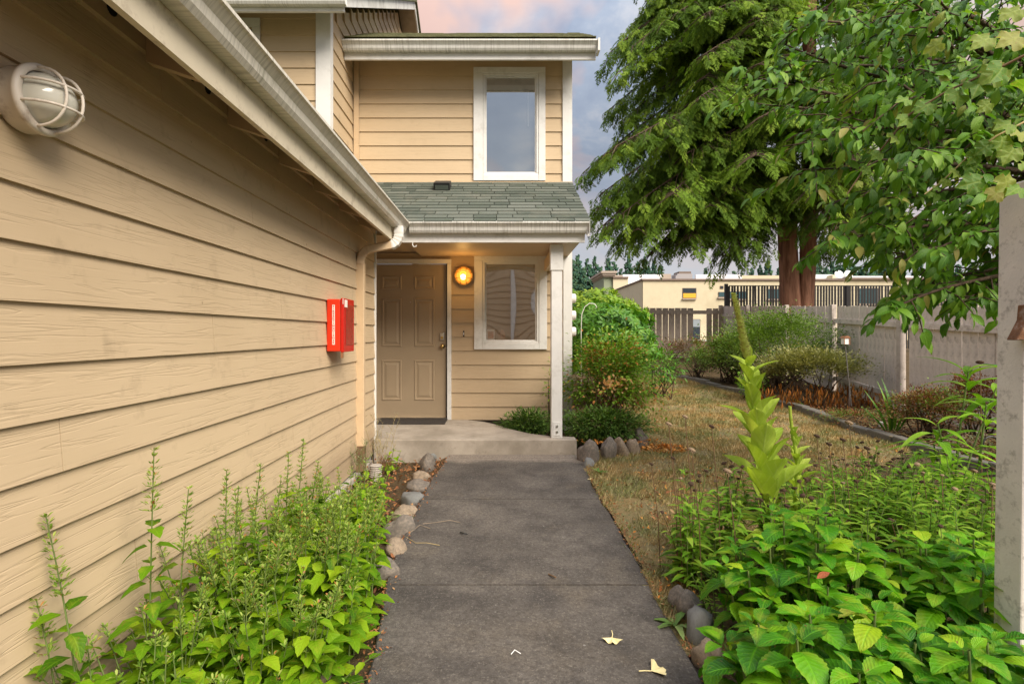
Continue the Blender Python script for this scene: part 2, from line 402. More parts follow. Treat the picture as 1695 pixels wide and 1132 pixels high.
def m_path():
    N = NT('dark worn concrete')
    fine = N.noise(N.coord(), 110, 3, .85); med = N.noise(N.coord(), 55, 4, .7); big = N.noise(N.coord(), 1.7, 5, .6); b2 = N.noise(N.coord(loc=(5, 2, 0)), 3.3, 6, .65)
    c = N.mix(N.ramp(big, [(.34, 0.0), (.66, 1.0)]), (.088, .078, .068), (.165, .145, .124))
    c = N.mix(N.ramp(b2, [(.46, 0.0), (.62, .60)]), c, (.050, .045, .042))
    c = N.mix(N.ramp(N.noise(N.coord(loc=(1, 7, 0)), 2.1, 5, .6), [(.55, 0.0), (.75, .5)]), c, (.21, .17, .12))
    c = N.mix(N.ramp(fine, [(.60, 0.0), (.78, .75)]), c, (.26, .235, .205))
    c = N.mix(N.ramp(fine, [(.26, .6), (.42, 0.0)]), c, (.025, .022, .02))
    vo = N.n('ShaderNodeTexVoronoi', {'Vector': N.coord(), 'Scale': 9.0}).outputs['Distance']
    c = N.mix(N.ramp(vo, [(.04, .6), (.055, 0.0)]), c, (.38, .36, .33))
    sy = N.n('ShaderNodeSeparateXYZ', {0: N.coord()}).outputs[1]
    edge = N.ramp(N.math('ADD', N.math('MULTIPLY', N.math('SUBTRACT', sy, 5.24), 1.0), N.math('MULTIPLY', N.math('SUBTRACT', b2, .5), .5)), [(.14, 0.0), (.28, .85)])
    c = N.mix(edge, c, (.32, .27, .22))
    c = N.mix(N.ramp(N.noise(N.coord(loc=(4, 4, 0)), 60, 3, .8), [(.40, .0), (.62, .55)]), c, (.045, .038, .032))
    c = N.mix(N.ramp(N.noise(N.coord(loc=(9, 4, 0)), 75, 3, .8), [(.55, .0), (.72, .6)]), c, (.27, .24, .20))
    h = N.math('ADD', fine, N.math('MULTIPLY', med, .6))
    N.pbr(c, .9, N.bump(h, .9, .006), spec=.2); return N.m
M['path'] = m_path()
def m_porch():
    N = NT('pale porch concrete'); a = N.noise(N.coord(), 2.2, 6, .65); b = N.noise(N.coord(), 9, 6, .7); f = N.noise(N.coord(), 160, 2, .7)
    c = N.mix(N.ramp(a, [(.38, 0.0), (.62, 1.0)]), (.40, .35, .29), (.26, .225, .18))
    c = N.mix(N.ramp(b, [(.55, 0.0), (.7, .5)]), c, (.15, .125, .095))
    c = N.mix(N.ramp(f, [(.6, 0.0), (.8, .4)]), c, (.12, .10, .08))
    N.pbr(c, .85, N.bump(N.math('ADD', b, N.math('MULTIPLY', f, .4)), .4, .005), spec=.2); return N.m
M['porch'] = m_porch()
def m_soil(name, c1, c2, c3, s=1.0):
    N = NT(name); a = N.noise(N.coord(), 3 * s, 6, .7); b = N.noise(N.coord(), 24 * s, 5, .75); f = N.noise(N.coord(), 120, 3, .8)
    c = N.mix(N.ramp(a, [(.40, 0.0), (.60, 1.0)]), c1, c2); c = N.mix(N.ramp(b, [(.50, 0.0), (.62, 1.0)]), c, c3)
    c = N.mix(N.math('MULTIPLY', f, .5), c, tuple(x * .4 for x in c1))
    N.pbr(c, .95, N.bump(N.math('ADD', b, N.math('MULTIPLY', f, .5)), 1.0, .02), spec=.1); return N.m
M['soil'] = m_soil('garden soil', (.085, .06, .035), (.14, .105, .06), (.19, .12, .055))
M['lawn'] = m_soil('dry lawn thatch', (.27, .22, .115), (.38, .25, .11), (.19, .20, .09), 1.0)

def m_grass():
    N = NT('dry grass blades'); at = N.n('ShaderNodeAttribute', attribute_name='tint').outputs['Fac']
    a = N.noise(N.coord(), 1.7, 5, .7); b = N.noise(N.coord(loc=(3, 9, 0)), 4.2, 5, .7)
    dry = N.ramp(at, [(0, (.38, .25, .10)), (.5, (.48, .35, .15)), (1, (.56, .45, .24))])
    grn = N.ramp(at, [(0, (.15, .19, .06)), (.5, (.27, .28, .11)), (1, (.38, .36, .18))])
    f = N.ramp(N.math('ADD', N.math('MULTIPLY', a, .6), N.math('MULTIPLY', b, .4)), [(.44, 1.0), (.54, 0.0)])
    c = N.mix(f, dry, grn); N.pbr(c, .8, spec=.15); return N.m
M['grass'] = m_grass()

def m_glass(name, tint=(1, 1, 1), refl=.45, wobble=0.0, wscale=1.0):
    N = NT(name); ins = {'Color': tint, 'Roughness': .02}
    if wobble: ins['Normal'] = N.bump(N.noise(N.coord(), wscale, 1, .4), wobble, .05)
    g = N.n('ShaderNodeBsdfGlossy', ins); t = N.n('ShaderNodeBsdfTransparent', {'Color': (.9, .92, .92)})
    x = N.n('ShaderNodeMixShader', {0: refl, 1: t.outputs[0], 2: g.outputs[0]}); N.t.links.new(x.outputs[0], N.out.inputs[0]); return N.m
M['glass'] = m_glass('window glass', (1, .98, .95), .60)
M['glassup'] = m_glass('upper window glass', (.90, .91, .90), .62)
M['dome'] = m_glass('clear lamp glass', (1, 1, 1), .16)
def m_frost():
    N = NT('frosted lamp glass')
    N.pbr((.72, .70, .60), .12, spec=.6, **{'Transmission Weight': .15}); return N.m
M['frost'] = m_frost()
def m_emit(name, col, s):
    N = NT(name); e = N.n('ShaderNodeEmission', {'Color': col, 'Strength': s}); N.t.links.new(e.outputs[0], N.out.inputs[0]); return N.m
M['glow'] = m_emit('lit amber glass', (1.0, .34, .035), .62)
M['bulb'] = m_emit('lit bulb', (1.0, .72, .30), 3.0)
M['room'] = m_plain('dark room', (.09, .075, .06), .9, .05)
M['blind'] = m_plain('window blind', (.30, .32, .33), .7, .03)
M['headrail'] = m_plain('blind headrail', (.72, .74, .74), .5, .03)

# ------------------------------------------------------------------ terrain
def grid_sheet(name, xs, ys, zf, m, keep=None):
    nx, ny = len(xs), len(ys)
    v = [(x, y, zf(x, y)) for y in ys for x in xs]; f = []
    for j in range(ny - 1):
        for i in range(nx - 1):
            if keep and not keep((xs[i]+xs[i+1])/2, (ys[j]+ys[j+1])/2): continue
            a = j * nx + i; f.append((a, a+1, a+nx+1, a+nx))
    mb = MB(); mb.v = v; mb.f = f
    return mb.build(name, m, smooth=True)
def fr(a, b, s):
    n = int(round((b - a) / s)); return [a + (b - a) * i / n for i in range(n + 1)]
xs = [-900, -200, -60, -20, -8, -4] + fr(-3, 9, .12) + [10, 12, 16, 24, 60, 200, 900]
ys = [-900, -200, -40, -10, -3] + fr(-1, 20, .15) + [24, 30, 45, 60, 120, 300, 900]
g = struct(grid_sheet('ground', xs, ys, lambda x, y: H(x, y) - .02 + (.012 * noise.noise(Vector((x*2, y*2, 0))) if -3 < x < 9 and 0 < y < 20 else 0), M['soil']))

EDGE = [(4.55, 4.6), (4.62, 6.0), (4.70, 7.35), (4.88, 8.8), (4.70, 10.4), (4.5, 11.6), (4.35, 12.7), (3.8, 13.5), (3.0, 13.9), (1.8, 14.1), (0.9, 14.1)]
def edge_x(y):
    for (x0, y0), (x1, y1) in zip(EDGE, EDGE[1:]):
        if y0 <= y <= y1: return x0 + (x1 - x0) * (y - y0) / max(1e-6, y1 - y0)
    return 4.55 if y < 4.6 else -9
def path_r(y): return .745 + .025 * sstep(2.0, 3.5, y) + .07 * sstep(4.4, 5.7, y)
def path_l(y): return -.50 - .12 * sstep(1.9, 3.2, y) + .05 * sstep(4.6, 5.6, y)
def in_lawn(x, y):
    if y < 2.2 or y > 14.1: return False
    left = path_r(y) - .012 if y < 5.75 else (.82 + .75 * sstep(5.75, 6.1, y) if y < 6.6 else 1.75 + .12 * (y - 6.6))
    bx = .95 if y < 2.9 else .95 + (y - 2.9) * 1.15
    return left < x < min(edge_x(y), bx if y < 6.2 else 99)
struct(grid_sheet('lawn', fr(.6, 5.1, .06), fr(2.1, 14.2, .07), lambda x, y: H(x, y) + .004 + .008 * noise.noise(Vector((x*3, y*3, 1))), M['lawn'], in_lawn))
# short dry grass
pts = []
while len(pts) < 95000:
    y = 2.2 + 11.9 * random.random() ** 1.7; x = .7 + 4.3 * random.random()
    if in_lawn(x, y) and (noise.noise(Vector((x * 1.9, y * 1.6, 8))) < .22 or random.random() < .18): pts.append((x, y))
bt = (np.array([(-.5, 0, 0), (.5, 0, 0), (0, 1, .0)]), np.array([(0, 1, 2)]), np.array([(0, 0), (1, 0), (.5, 1)]))
mm = []
for x, y in pts:
    a = random.random() * 6.28; t = random.uniform(.25, 1.3); L = random.uniform(.018, .05) * (1 + .05 * y)
    mm.append(frame((x, y, H(x, y) + .004), (math.cos(a) * math.cos(t), math.sin(a) * math.cos(t), math.sin(t)), (random.random(), random.random(), 1), L, .0032 * (1 + .12 * y)))
gr = stuff(inst('grass', bt, [np.array(m) for m in mm], M['grass'])); tag(gr, 'short dry straw and orange grass covering the small lawn', 'grass')

# path slabs with joints
JY = [-1.0, 1.30, 2.777, 4.22, 5.60]
pth = D.objects.new('path', None); COL.objects.link(pth); struct(pth); pth.empty_display_size = .1
for a, b in zip(JY, JY[1:]):
    a += .007; b -= .007; n = 14; mb = MB(); vs = []; fs = []
    for i in range(n + 1):
        y = a + (b - a) * i / n
        wl = .012 * noise.noise(Vector((0, y * 4, 5))); wr = .02 * noise.noise(Vector((3, y * 4, 5)))
        xl, xr = path_l(y) + wl, path_r(y) + wr
        vs += [(xl, y, -.07), (xl, y, 0), (xl + .008, y, .008), (xr - .008, y, .008), (xr, y, 0), (xr, y, -.07)]
    for i in range(n):
        for j in range(5): fs.append((i*6+j, i*6+j+1, i*6+j+7, i*6+j+6))
    fs += [(0, 5, 4, 3, 2, 1), tuple(n*6+j for j in range(6))]
    mb.add(vs, fs); mb.build('slab', M['path'], pth)
MB().box(path_l(2), -1, -.06, path_r(5), 5.6, -.012).build('slab_bed', m_plain('joint dirt', (.035, .028, .02), .95, .4, 30), pth)
# pale landing strip of the step
mb = MB(); st = [(-.56, 5.607), (.86, 5.607), (.86, 5.768), (-.56, 5.768)]
mb.add([(x, y, -.06) for x, y in st] + [(x, y, .006) for x, y in st], [(4,5,6,7),(0,1,5,4),(1,2,6,5),(2,3,7,6),(3,0,4,7)])
mb.build('slab', M['path'], pth)

# porch slab: front edge, curving back edge where the bed bites in
sl_ = [(-1.36, 5.77), (.80, 5.77), (.80, 5.93), (.55, 5.98), (.33, 6.12), (.12, 6.40), (-.05, 6.72), (-.22, 6.95), (-.45, 7.10), (-2.3, 7.12), (-2.3, 5.93), (-1.36, 5.93)]
mb = MB().prism([(x, y, 0) for x, y in sl_], (0, 0, -.1), (0, 0, .166))
struct(mb.build('porch_step', M['porch'], bevel=.012))

# ------------------------------------------------------------------ house
house = thing('house', 'tan two storey house with lap siding, white trim and a covered front porch', 'house', (-1.39, 5.9, 0))
def siding(name, axis, c, rows, u0, u1, m, holes=(), dback=.0, sgn=1, flare=.020, top=.006, clip=None, joints=()):
    """axis 'x': wall plane x=c facing +x, u=y; axis 'y': wall plane y=c facing -y, u=x"""
    wall = MB()
    w0, w1 = rows[0], rows[-1]
    if axis == 'x': prof = [(c - .12, u0, w0), (c - .12, u1, w0), (c - .12, u1, w1), (c - .12, u0, w1)]
    wo_ = MB()
    hs = sorted(holes)
    # solid wall behind, cut round the openings
    cuts = sorted({u0, u1, *[h[0] for h in hs], *[h[1] for h in hs]})
    for a, b in zip(cuts, cuts[1:]):
        mid = (a + b) / 2; zz = [(w0, w1)]
        for h in hs:
            if h[0] < mid < h[1]: zz = [(w0, h[2]), (h[3], w1)] if h[3] < w1 else [(w0, h[2])]
        for za, zb in zz:
            if zb - za < .01: continue
            if axis == 'x': wo_.box(c - .12, a, za, c, b, zb)
            else: wo_.box(a, c, za, b, c + .12, zb)
    wall = wo_.build(name, m, house)
    for za, zb in zip(rows, rows[1:]):
        zc = sorted({za, zb, *[z for h in hs for z in h[2:4] if za < z < zb]})
        for k in range(len(zc) - 1):
            a_, b_ = zc[k], zc[k+1]; seg = [(u0, u1)]
            for h in hs:
                if h[2] < (a_ + b_) / 2 < h[3]:
                    seg = [s for q in seg for s in ((q[0], min(q[1], h[0])), (max(q[0], h[1]), q[1])) if s[1] - s[0] > .01]
            for j in joints:
                if a_ < j[1] < b_: seg = [s for q in seg for s in (((q[0], j[0] - .0015), (j[0] + .0015, q[1])) if q[0] < j[0] < q[1] else (q,))]
            for (ua, ub) in seg:
                if clip:
                    ub2 = clip((a_ + b_) / 2, ua, ub)
                    if ub2 is None: continue
                    ua, ub = ub2
                fa = flare + (top - flare) * (a_ - za) / (zb - za); fb = flare + (top - flare) * (b_ - za) / (zb - za)
                if axis == 'x':
                    pr = [(c + .001, 0, a_), (c + fa, 0, a_), (c + fb, 0, b_), (c + .001, 0, b_)]
                    MB().prism(pr, (0, ua, 0), (0, ub, 0)).build('siding_board', m, wall)
                else:
                    pr = [(0, c - .001, a_), (0, c - fa, a_), (0, c - fb, b_), (0, c - .001, b_)]
                    MB().prism(pr, (ua, 0, 0), (ub, 0, 0)).build('siding_board', m, wall)
    return wall

# garage wall
rows = [0.008, .184, .355, .523, .69, .860, 1.029, 1.201, 1.382, 1.553, 1.717, 1.891, 2.06, 2.23, 2.37]
gw = siding('garage_wall', 'x', -1.39, rows, -2.5, 5.895, M['side_y'], joints=((3.0, 1.95), (2.2, 2.3), (4.3, 1.1), (2.05, .44), (4.6, 2.3), (3.6, .6), (2.6, 1.29), (3.4, 1.46), (4.9, .26), (1.7, .94)))
MB().box(-1.39, -2.5, 2.37, -1.362, 5.895, 2.56).build('frieze', M['trimtan'], house)
MB().box(-1.41, -2.5, -.25, -1.392, 5.93, .006).build('foundation', M['found'], house)
MB().box(-1.38, 1.2, -.2, -1.325, 5.6, -.012).build('footing', M['found'], house)
MB().box(-1.52, 5.897, .02, -1.362, 5.925, 2.45).build('corner_board', M['trim'], house)
MB().box(-5, 5.80, -.2, -1.40, 5.895, 2.5).build('garage_end_wall', M['trimtan'], house)
# eave: fascia, rafter blocks with vent holes, gutter
mb = MB().prism([(-1.085, 0, 2.195), (-1.06, 0, 2.195), (-1.06, 0, 2.43), (-1.085, 0, 2.43)], (0, -2.5, 0), (0, 5.66, 0))
mb.build('fascia', M['fascia'], house)
mb = MB().prism([(-1.42, 0, 2.545), (-1.0, 0, 2.40), (-1.0, 0, 2.42), (-5.0, 0, 4.0), (-5.0, 0, 3.97)], (0, -2.5, 0), (0, 5.62, 0))
rf = mb.build('garage_roof', M['moss'], house)
for i in range(14):
    y = -.4 + i * .62
    if y > 5.6: break
    MB().prism([(-1.36, y, 2.33), (-1.09, y, 2.24), (-1.09, y, 2.36), (-1.36, y, 2.47)], (0, 0, 0), (0, .045, 0)).build('rafter', M['trimtan'], house)
    for k in range(3):
        yy = y + .18 + k * .13
        m = Matrix.Translation((-1.3615, yy, 2.425)) @ Matrix.Rotation(R(90), 4, 'Y')
        MB().lathe([(.0, .0), (.026, .0), (.026, .002), (0, .002)], m, 14).build('vent_hole', M['hole'], house)
# k-style gutter profile: (out, z) from back to front
def gutter(name, prof, path0, path1, outv, m, bottom):
    o = Vector(outv)
    outer = [Vector((0, 0, z)) + o * d for d, z in prof]
    inner = [Vector((0, 0, z + .006)) + o * (d - .006 if d > .02 else d + .004) for d, z in prof][::-1]
    return MB().prism(outer + inner, path0, path1).build(name, m, house)
KP = [(0.0, .10), (0.0, 0.0), (.060, 0.0), (.075, .022), (.082, .055), (.108, .085), (.118, .090), (.118, .105)]
gutter('gutter', [(d, z) for d, z in KP], (-1.058, -2.5, 2.32), (-1.058, 5.60, 2.32), (1, 0, 0), M['gut_y'], 0)
# lower front gutter
gutter('gutter', [(d, z) for d, z in KP], (-.955, 5.70, 2.335), (.905, 5.70, 2.335), (0, -1, 0), M['gut_x'], 0)
MB().box(.905, 5.575, 2.33, .909, 5.70, 2.445).build('gutter_end_cap', M['gut_x'], house)
MB().box(-1.06, 5.703, 2.245, .875, 5.735, 2.42).build('fascia', M['trim'], house)
# gable barge on right side of the porch roof and beam back to the wall
MB().prism([(0, 5.63, 2.30), (0, 5.63, 2.42), (0, 7.14, 3.235), (0, 7.14, 3.11)], (.885, 0, 0), (.912, 0, 0)).build('barge_board', M['trim'], house)
MB().box(.56, 5.95, 2.10, .66, 7.13, 2.245).build('beam', M['trimtan'], house)
MB().box(-1.05, 5.76, 2.30, .87, 7.13, 2.325).build('porch_ceiling', M['trimtan'], house)
MB().box(-2.3, 5.93, 2.36, -1.05, 7.13, 2.385).build('porch_ceiling', M['trimtan'], house)
# porch roof: deck and shingles
ez, ey, rz, ry = 2.43, 5.60, 3.255, 7.12
sl2 = Vector((0, ry - ey, rz - ez)); sn = Vector((0, -(rz - ez), ry - ey)).normalized(); L = sl2.length; su = sl2.normalized()
rf = MB().prism([(0, ey + .03, ez - .02), (0, ry, rz - .03), (0, ry, rz - .005), (0, ey + .03, ez + .004)], (-2.0, 0, 0), (.915, 0, 0)).build('porch_roof', M['moss'], house)
nr = 14; ex = L / nr
for r in range(nr):
    x = -1.95 - random.random() * .3
    base = Vector((0, ey - .012, ez + .004)) + su * (r * ex)
    xr_ = .925 + random.uniform(-.006, .006)
    while x < xr_ - .02:
        wdt = random.uniform(.17, .42); x1 = min(x + wdt, xr_)
        if x1 > -1.7:
            o1 = random.uniform(0, .006); lo = base - su * o1
            t = .012; a = lo + sn * .008; b = lo + sn * .0145; c = base + su * (ex + .02) + sn * .001; d_ = base + su * (ex + .02) + sn * .006
            gp = .0035
            vs = [Vector((x + gp, 0, 0)) + q for q in (a, b, d_, c)] + [Vector((x1 - gp, 0, 0)) + q for q in (a, b, d_, c)]
            MB().add(vs, [(0, 1, 2, 3), (7, 6, 5, 4), (0, 4, 5, 1), (1, 5, 6, 2), (3, 2, 6, 7), (0, 3, 7, 4)]).build('shingle', M['shingle'], rf)
        x = x1
# roof vent
vb = Vector((0, ey, ez)) + su * (.80 * L)
yv = vb.y; xv = P(733, 320, yv).x
MB().prism([vb + sn * .005 - su * .12, vb + sn * .115 - su * .12, vb + sn * .09 + su * .10, vb + sn * .005 + su * .14], (xv - .1, 0, 0), (xv + .1, 0, 0)).build('roof_vent', M['dark'], house, bevel=.006)
MB().prism([vb + sn * .03 - su * .125, vb + sn * .085 - su * .125, vb + sn * .085 - su * .121, vb + sn * .03 - su * .121], (xv - .08, 0, 0), (xv + .08, 0, 0)).build('roof_vent', m_plain('vent louvre', (.10, .12, .10), .5, .2), house)
# post
pb = MB().box(.538, 5.85, .166, .655, 5.965, 2.25).build('porch_post', M['trim'], house, bevel=.004)
MB().box(.528, 5.84, 1.97, .665, 5.975, 2.25).build('post_cap', M['trim'], pb, bevel=.003)
MB().box(.556, 5.842, .19, .637, 5.849, .34).build('post_plate', M['trim'], pb, bevel=.002)
for z in (.235, .295):
    MB().lathe([(0, .012), (.012, .010), (.014, 0)], Matrix.Translation((.597, 5.841, z)) @ Matrix.Rotation(R(90), 4, 'X'), 8).build('bolt', M['metal'], pb)
# front wall, lower
Y0 = 7.14
lo_rows = [.16] + [.149 + .183 * i for i in range(1, 13)]
DOOR = (-1.66, -.705, .10, 2.215); WIN = (-.245, .49, 1.16, 2.245)
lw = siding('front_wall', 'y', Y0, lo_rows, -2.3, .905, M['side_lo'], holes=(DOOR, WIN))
# upper
up_rows = [3.25] + [3.385 + .1825 * i for i in range(0, 8)] + [4.90]
UW = (-.24, .485, 3.36, 4.69)
uw = siding('upper_wall', 'y', Y0, up_rows, -1.95, .905, M['side_x'], holes=(UW,))
MB().box(-1.95, Y0, 2.36, .905, Y0 + .12, 3.25).build('wall_behind_roof', M['trimtan'], house)
MB().box(.81, Y0 - .032, .02, .925, Y0 - .0225, 3.2).build('corner_board', M['trim'], house)
MB().box(.81, Y0 - .0225 , .02, .815, Y0, 3.2).build('corner_board', M['trim'], house)
MB().box(.80, Y0 - .035, 3.27, .925, Y0 - .0225, 4.9).build('corner_board', M['trim'], house, bevel=.002)
MB().box(.906, Y0 - .0225, .02, .925, Y0 + .1, 4.9).build('corner_board', M['trim'], house)
MB().box(.905, Y0 + .1, .0, .93, Y0 + 5, 4.9).build('side_wall', M['side_y'], house)
MB().box(-1.925, Y0 - .06, 3.2, -1.86, Y0 - .0225, 4.9).build('corner_board', M['trimtan'], house)
MB().box(-1.95, Y0 - .034, 3.248, .93, Y0 - .0225, 3.275).build('flashing', M['trimtan'], house)

# windows
def window(name, x0, x1, z0, z1, tw, op, glass, double=True, label=None):
    """trim outside, opening op = (x0,x1,z0,z1), glass set back"""
    wf = MB()
    y = Y0 - .045; yb = Y0 - .0215
    a0, a1, b0, b1 = op
    wn_ = MB().box(a0 - .001, Y0 - .02, b0 - .03, a1 + .001, Y0 - .0, b0).build(name, M['trim'], house)
    MB().box(x0, y, b1, x1, yb, z1).build('trim_board', M['trim'], wn_, bevel=.003)
    MB().box(a0, y, z0, a1, yb, b0).build('trim_board', M['trim'], wn_, bevel=.003)
    MB().box(x0, y + .002, z0, a0 - .002, yb, b1 - .002).build('trim_board', M['trim'], wn_, bevel=.003)
    MB().box(a1 + .002, y + .002, z0, x1, yb, b1 - .002).build('trim_board', M['trim'], wn_, bevel=.003)
    fw = .028
    fr_ = MB()
    for q in ((a0, b0, a1, b0 + fw), (a0, b1 - fw, a1, b1), (a0, b0 + fw, a0 + fw, b1 - fw), (a1 - fw, b0 + fw, a1, b1 - fw)):
        fr_.box(q[0], Y0 - .035, q[1], q[2], Y0 + .06, q[3])
    fr_.build('window_frame', M['trim'], wn_, bevel=.004)
    f2 = fw + .018; s_ = MB()
    for q in ((a0+fw, b0+fw, a1-fw, b0 + f2), (a0+fw, b1 - f2, a1-fw, b1-fw), (a0+fw, b0 + f2, a0 + f2, b1 - f2), (a1 - f2, b0 + f2, a1-fw, b1 - f2)):
        s_.box(q[0], Y0 - .012, q[1], q[2], Y0 + .05, q[3])
    s_.build('sash', M['trim'], wn_, bevel=.003)
    # bowed pane
    n = 12; vs = []; fs = []; gx0, gx1, gz0, gz1 = a0 + f2, a1 - f2, b0 + f2, b1 - f2
    bow = glass[1]
    for j in range(n + 1):
        for i in range(n + 1):
            u, v = i / n, j / n; d = bow * (4 * u * (1 - u)) ** .7 * (4 * v * (1 - v)) ** .7
            vs.append((gx0 + u * (gx1 - gx0), Y0 + .004 + d, gz0 + v * (gz1 - gz0)))
    fs = [(j*(n+1)+i, j*(n+1)+i+1, (j+1)*(n+1)+i+1, (j+1)*(n+1)+i) for j in range(n) for i in range(n)]
    MB().add(vs, fs).build('pane', glass[0], wn_, smooth=True)
    # room behind
    rm = MB().box(a0 - .3, Y0 + .125, b0 - .3, a1 + .3, Y0 + 1.6, b1 + .3); rm.f = [f[::-1] for i, f in enumerate(rm.f) if i != 2]
    rm.build('room', M['room'], wn_)
    return wn_
wl = window('window', -.357, .595, 1.083, 2.337, .1, WIN, (M['glass'], .0042))
wu = window('window', -.365, .575, 3.285, 4.766, .1, UW, (M['glassup'], .002))
MB().box(-.21, Y0 + .055, 3.4, .455, Y0 + .06, 4.65).build('blind', M['blind'], wu)
MB().box(-.195, Y0 + .02, 4.50, .435, Y0 + .05, 4.56).build('headrail', M['headrail'], wu)
MB().tube([(.352, Y0 + .025, 4.49), (.352, Y0 + .03, 4.02)], .006, 6).build('blind_wand', M['headrail'], wu)
MB().box(-.18, Y0 + .02, 2.16, .42, Y0 + .05, 2.20).build('headrail', M['blind'], wl)
wc = MB().box(-.192, Y0 + .018, 1.21, -.09, Y0 + .022, 1.345).build('window_card', M['tagw'], wl)
MB().box(-.178, Y0 + .0155, 1.225, -.104, Y0 + .0178, 1.318).build('card_picture', m_plain('peach print', (.55, .18, .10), .6, .5, 30), wc)
MB().lathe([(0, 0), (.04, .02), (.055, .08), (.03, .14), (0, .16)], Matrix.Translation((-.0, Y0 + .12, 1.19)), 10).build('ornament', M['rust'], wl)

# door
dr = MB().box(-1.655, Y0 + .01, .175, -.71, Y0 + .05, 2.20).build('front_door', M['door'], house)
def panel(x0, x1, z0, z1):
    y = Y0 + .0095
    def ring(i, yy): return [(x0+i, yy, z0+i), (x1-i, yy, z0+i), (x1-i, yy, z1-i), (x0+i, yy, z1-i)]
    lv = ring(-.006, y) + ring(.004, y - .009) + ring(.014, y - .009) + ring(.024, y - .0005) + ring(.036, y - .0005) + ring(.062, y - .009)
    fs = [(k*4+i, k*4+(i+1)%4, (k+1)*4+(i+1)%4, (k+1)*4+i) for k in range(5) for i in range(4)] + [(20, 21, 22, 23)]
    o = MB().add(lv, fs)
    # sunken field needs the door face to sit behind it
    return o.build('door_panel', M['door'], dr)
px = lambda v: (v - 830) / 126.05
pz = lambda v: EYE - (v - 552) / 126.05
cz = lambda v: pz(v / 2.696 + 360); cxx = lambda v: px(v / 2.696 + 520)
dr.location.y = .006
for a, b in ((302, 388), (447, 535)):
    for c_, d_ in ((320, 262), (575, 362), (815, 637)): panel(cxx(a), cxx(b), cz(c_), cz(d_))
MB().box(-1.69, Y0 - .055, 2.203, -.655, Y0 + .0, 2.26).build('door_frame', M['trim'], house, bevel=.003)
MB().box(-.708, Y0 - .055, .166, -.655, Y0 + .0, 2.20).build('door_frame', M['trim'], house, bevel=.003)
MB().box(-1.72, Y0 - .055, .166, -1.658, Y0 + .0, 2.20).build('door_frame', M['trim'], house, bevel=.003)
MB().box(-.722, Y0 - .02, .19, -.7085, Y0 + .02, 2.20).build('weather_strip', M['dark'], house)
MB().box(-1.655, Y0 - .02, .1665, -.71, Y0 + .05, .188).build('threshold', M['metal'], house)
lk = MB().box(-.808, Y0 - .022, 1.205, -.748, Y0 + .006, 1.30).build('deadbolt', M['metal'], dr, bevel=.008)
MB().lathe([(.0, .03), (.018, .028), (.022, 0)], Matrix.Translation((-.778, Y0 - .016, 1.235)) @ Matrix.Rotation(R(90), 4, 'X'), 16).build('lock_face', M['brass'], dr)
MB().lathe([(0, .065), (.018, .064), (.028, .05), (.028, .035), (.013, .022), (.013, .008), (.03, .006), (.032, 0)], Matrix.Translation((-.775, Y0 + .006, 1.125)) @ Matrix.Rotation(R(90), 4, 'X'), 20).build('door_knob', M['brass'], dr, smooth=True)
MB().box(-1.203, Y0 + .002, 1.695, -1.193, Y0 + .0075, 1.705).build('peephole', M['metal'], dr)
MB().box(-.502, Y0 - .03, 1.25, -.486, Y0 - .012, 1.325).build('doorbell', M['dark'], house, bevel=.003)
MB().box(-.499, Y0 - .033, 1.27, -.489, Y0 - .0305, 1.305).build('doorbell_button', M['trim'], house)

# taller volume on the left
YL = 6.16
lrows = [3.2 + .185 * i - .02 for i in range(0, 11)]
LW = (-3.55, -2.81, 3.7, 4.74)
siding('left_upper_wall', 'y', YL, lrows, -3.9, -1.95, M['side_x'], holes=(LW,))
w3 = MB().box(-3.66, YL - .045, 4.74, -2.72, YL - .0215, 4.84).build('window', M['trim'], house, bevel=.003)
MB().box(-2.81, YL - .043, 3.6, -2.72, YL - .0215, 4.738).build('trim_board', M['trim'], w3, bevel=.003)
MB().box(-3.55, YL + .02, 3.7, -2.81, YL + .03, 4.74).build('pane', M['bglass'], w3)
MB().box(-2.09, YL - .04, 2.9, -1.924, YL - .0215, 5.0).build('corner_board', M['trim'], house)
MB().box(-1.948, YL - .0215, 2.9, -1.924, YL + .06, 5.0).build('corner_board', M['trim'], house)
pk = 10.3; pkz = 7.42; gslope = .585
def gclip(z, ua, ub):
    zr = z + .10
    if zr < 4.75: return (ua, ub)
    d = (zr - 4.75) / gslope; a = 5.75 + d; b = 2 * pk - 5.75 - d
    return None if b - a < .05 else (max(ua, a), min(ub, b))
srows = [2.9 + .185 * i for i in range(0, 24)]
MB().prism([(0, 6.3, 4.4), (0, 14.65, 4.4), (0, 14.65, 4.75), (0, pk, pkz - .06), (0, 6.3, 5.0)], (-2.05, 0, 0), (-1.961, 0, 0)).build('gable_wall', M['trimtan'], house)
sw = siding('side_upper_wall', 'x', -1.95, srows[:10], YL + .06, 14.8, M['side_y'])
for za, zb in zip(srows[9:], srows[10:]):
    r_ = gclip((za + zb) / 2, YL + .06, 14.8)
    if r_: MB().prism([(-1.96, 0, za), (-1.93, 0, za), (-1.944, 0, zb), (-1.96, 0, zb)], (0, r_[0], 0), (0, r_[1], 0)).build('siding_board', M['side_y'], sw)
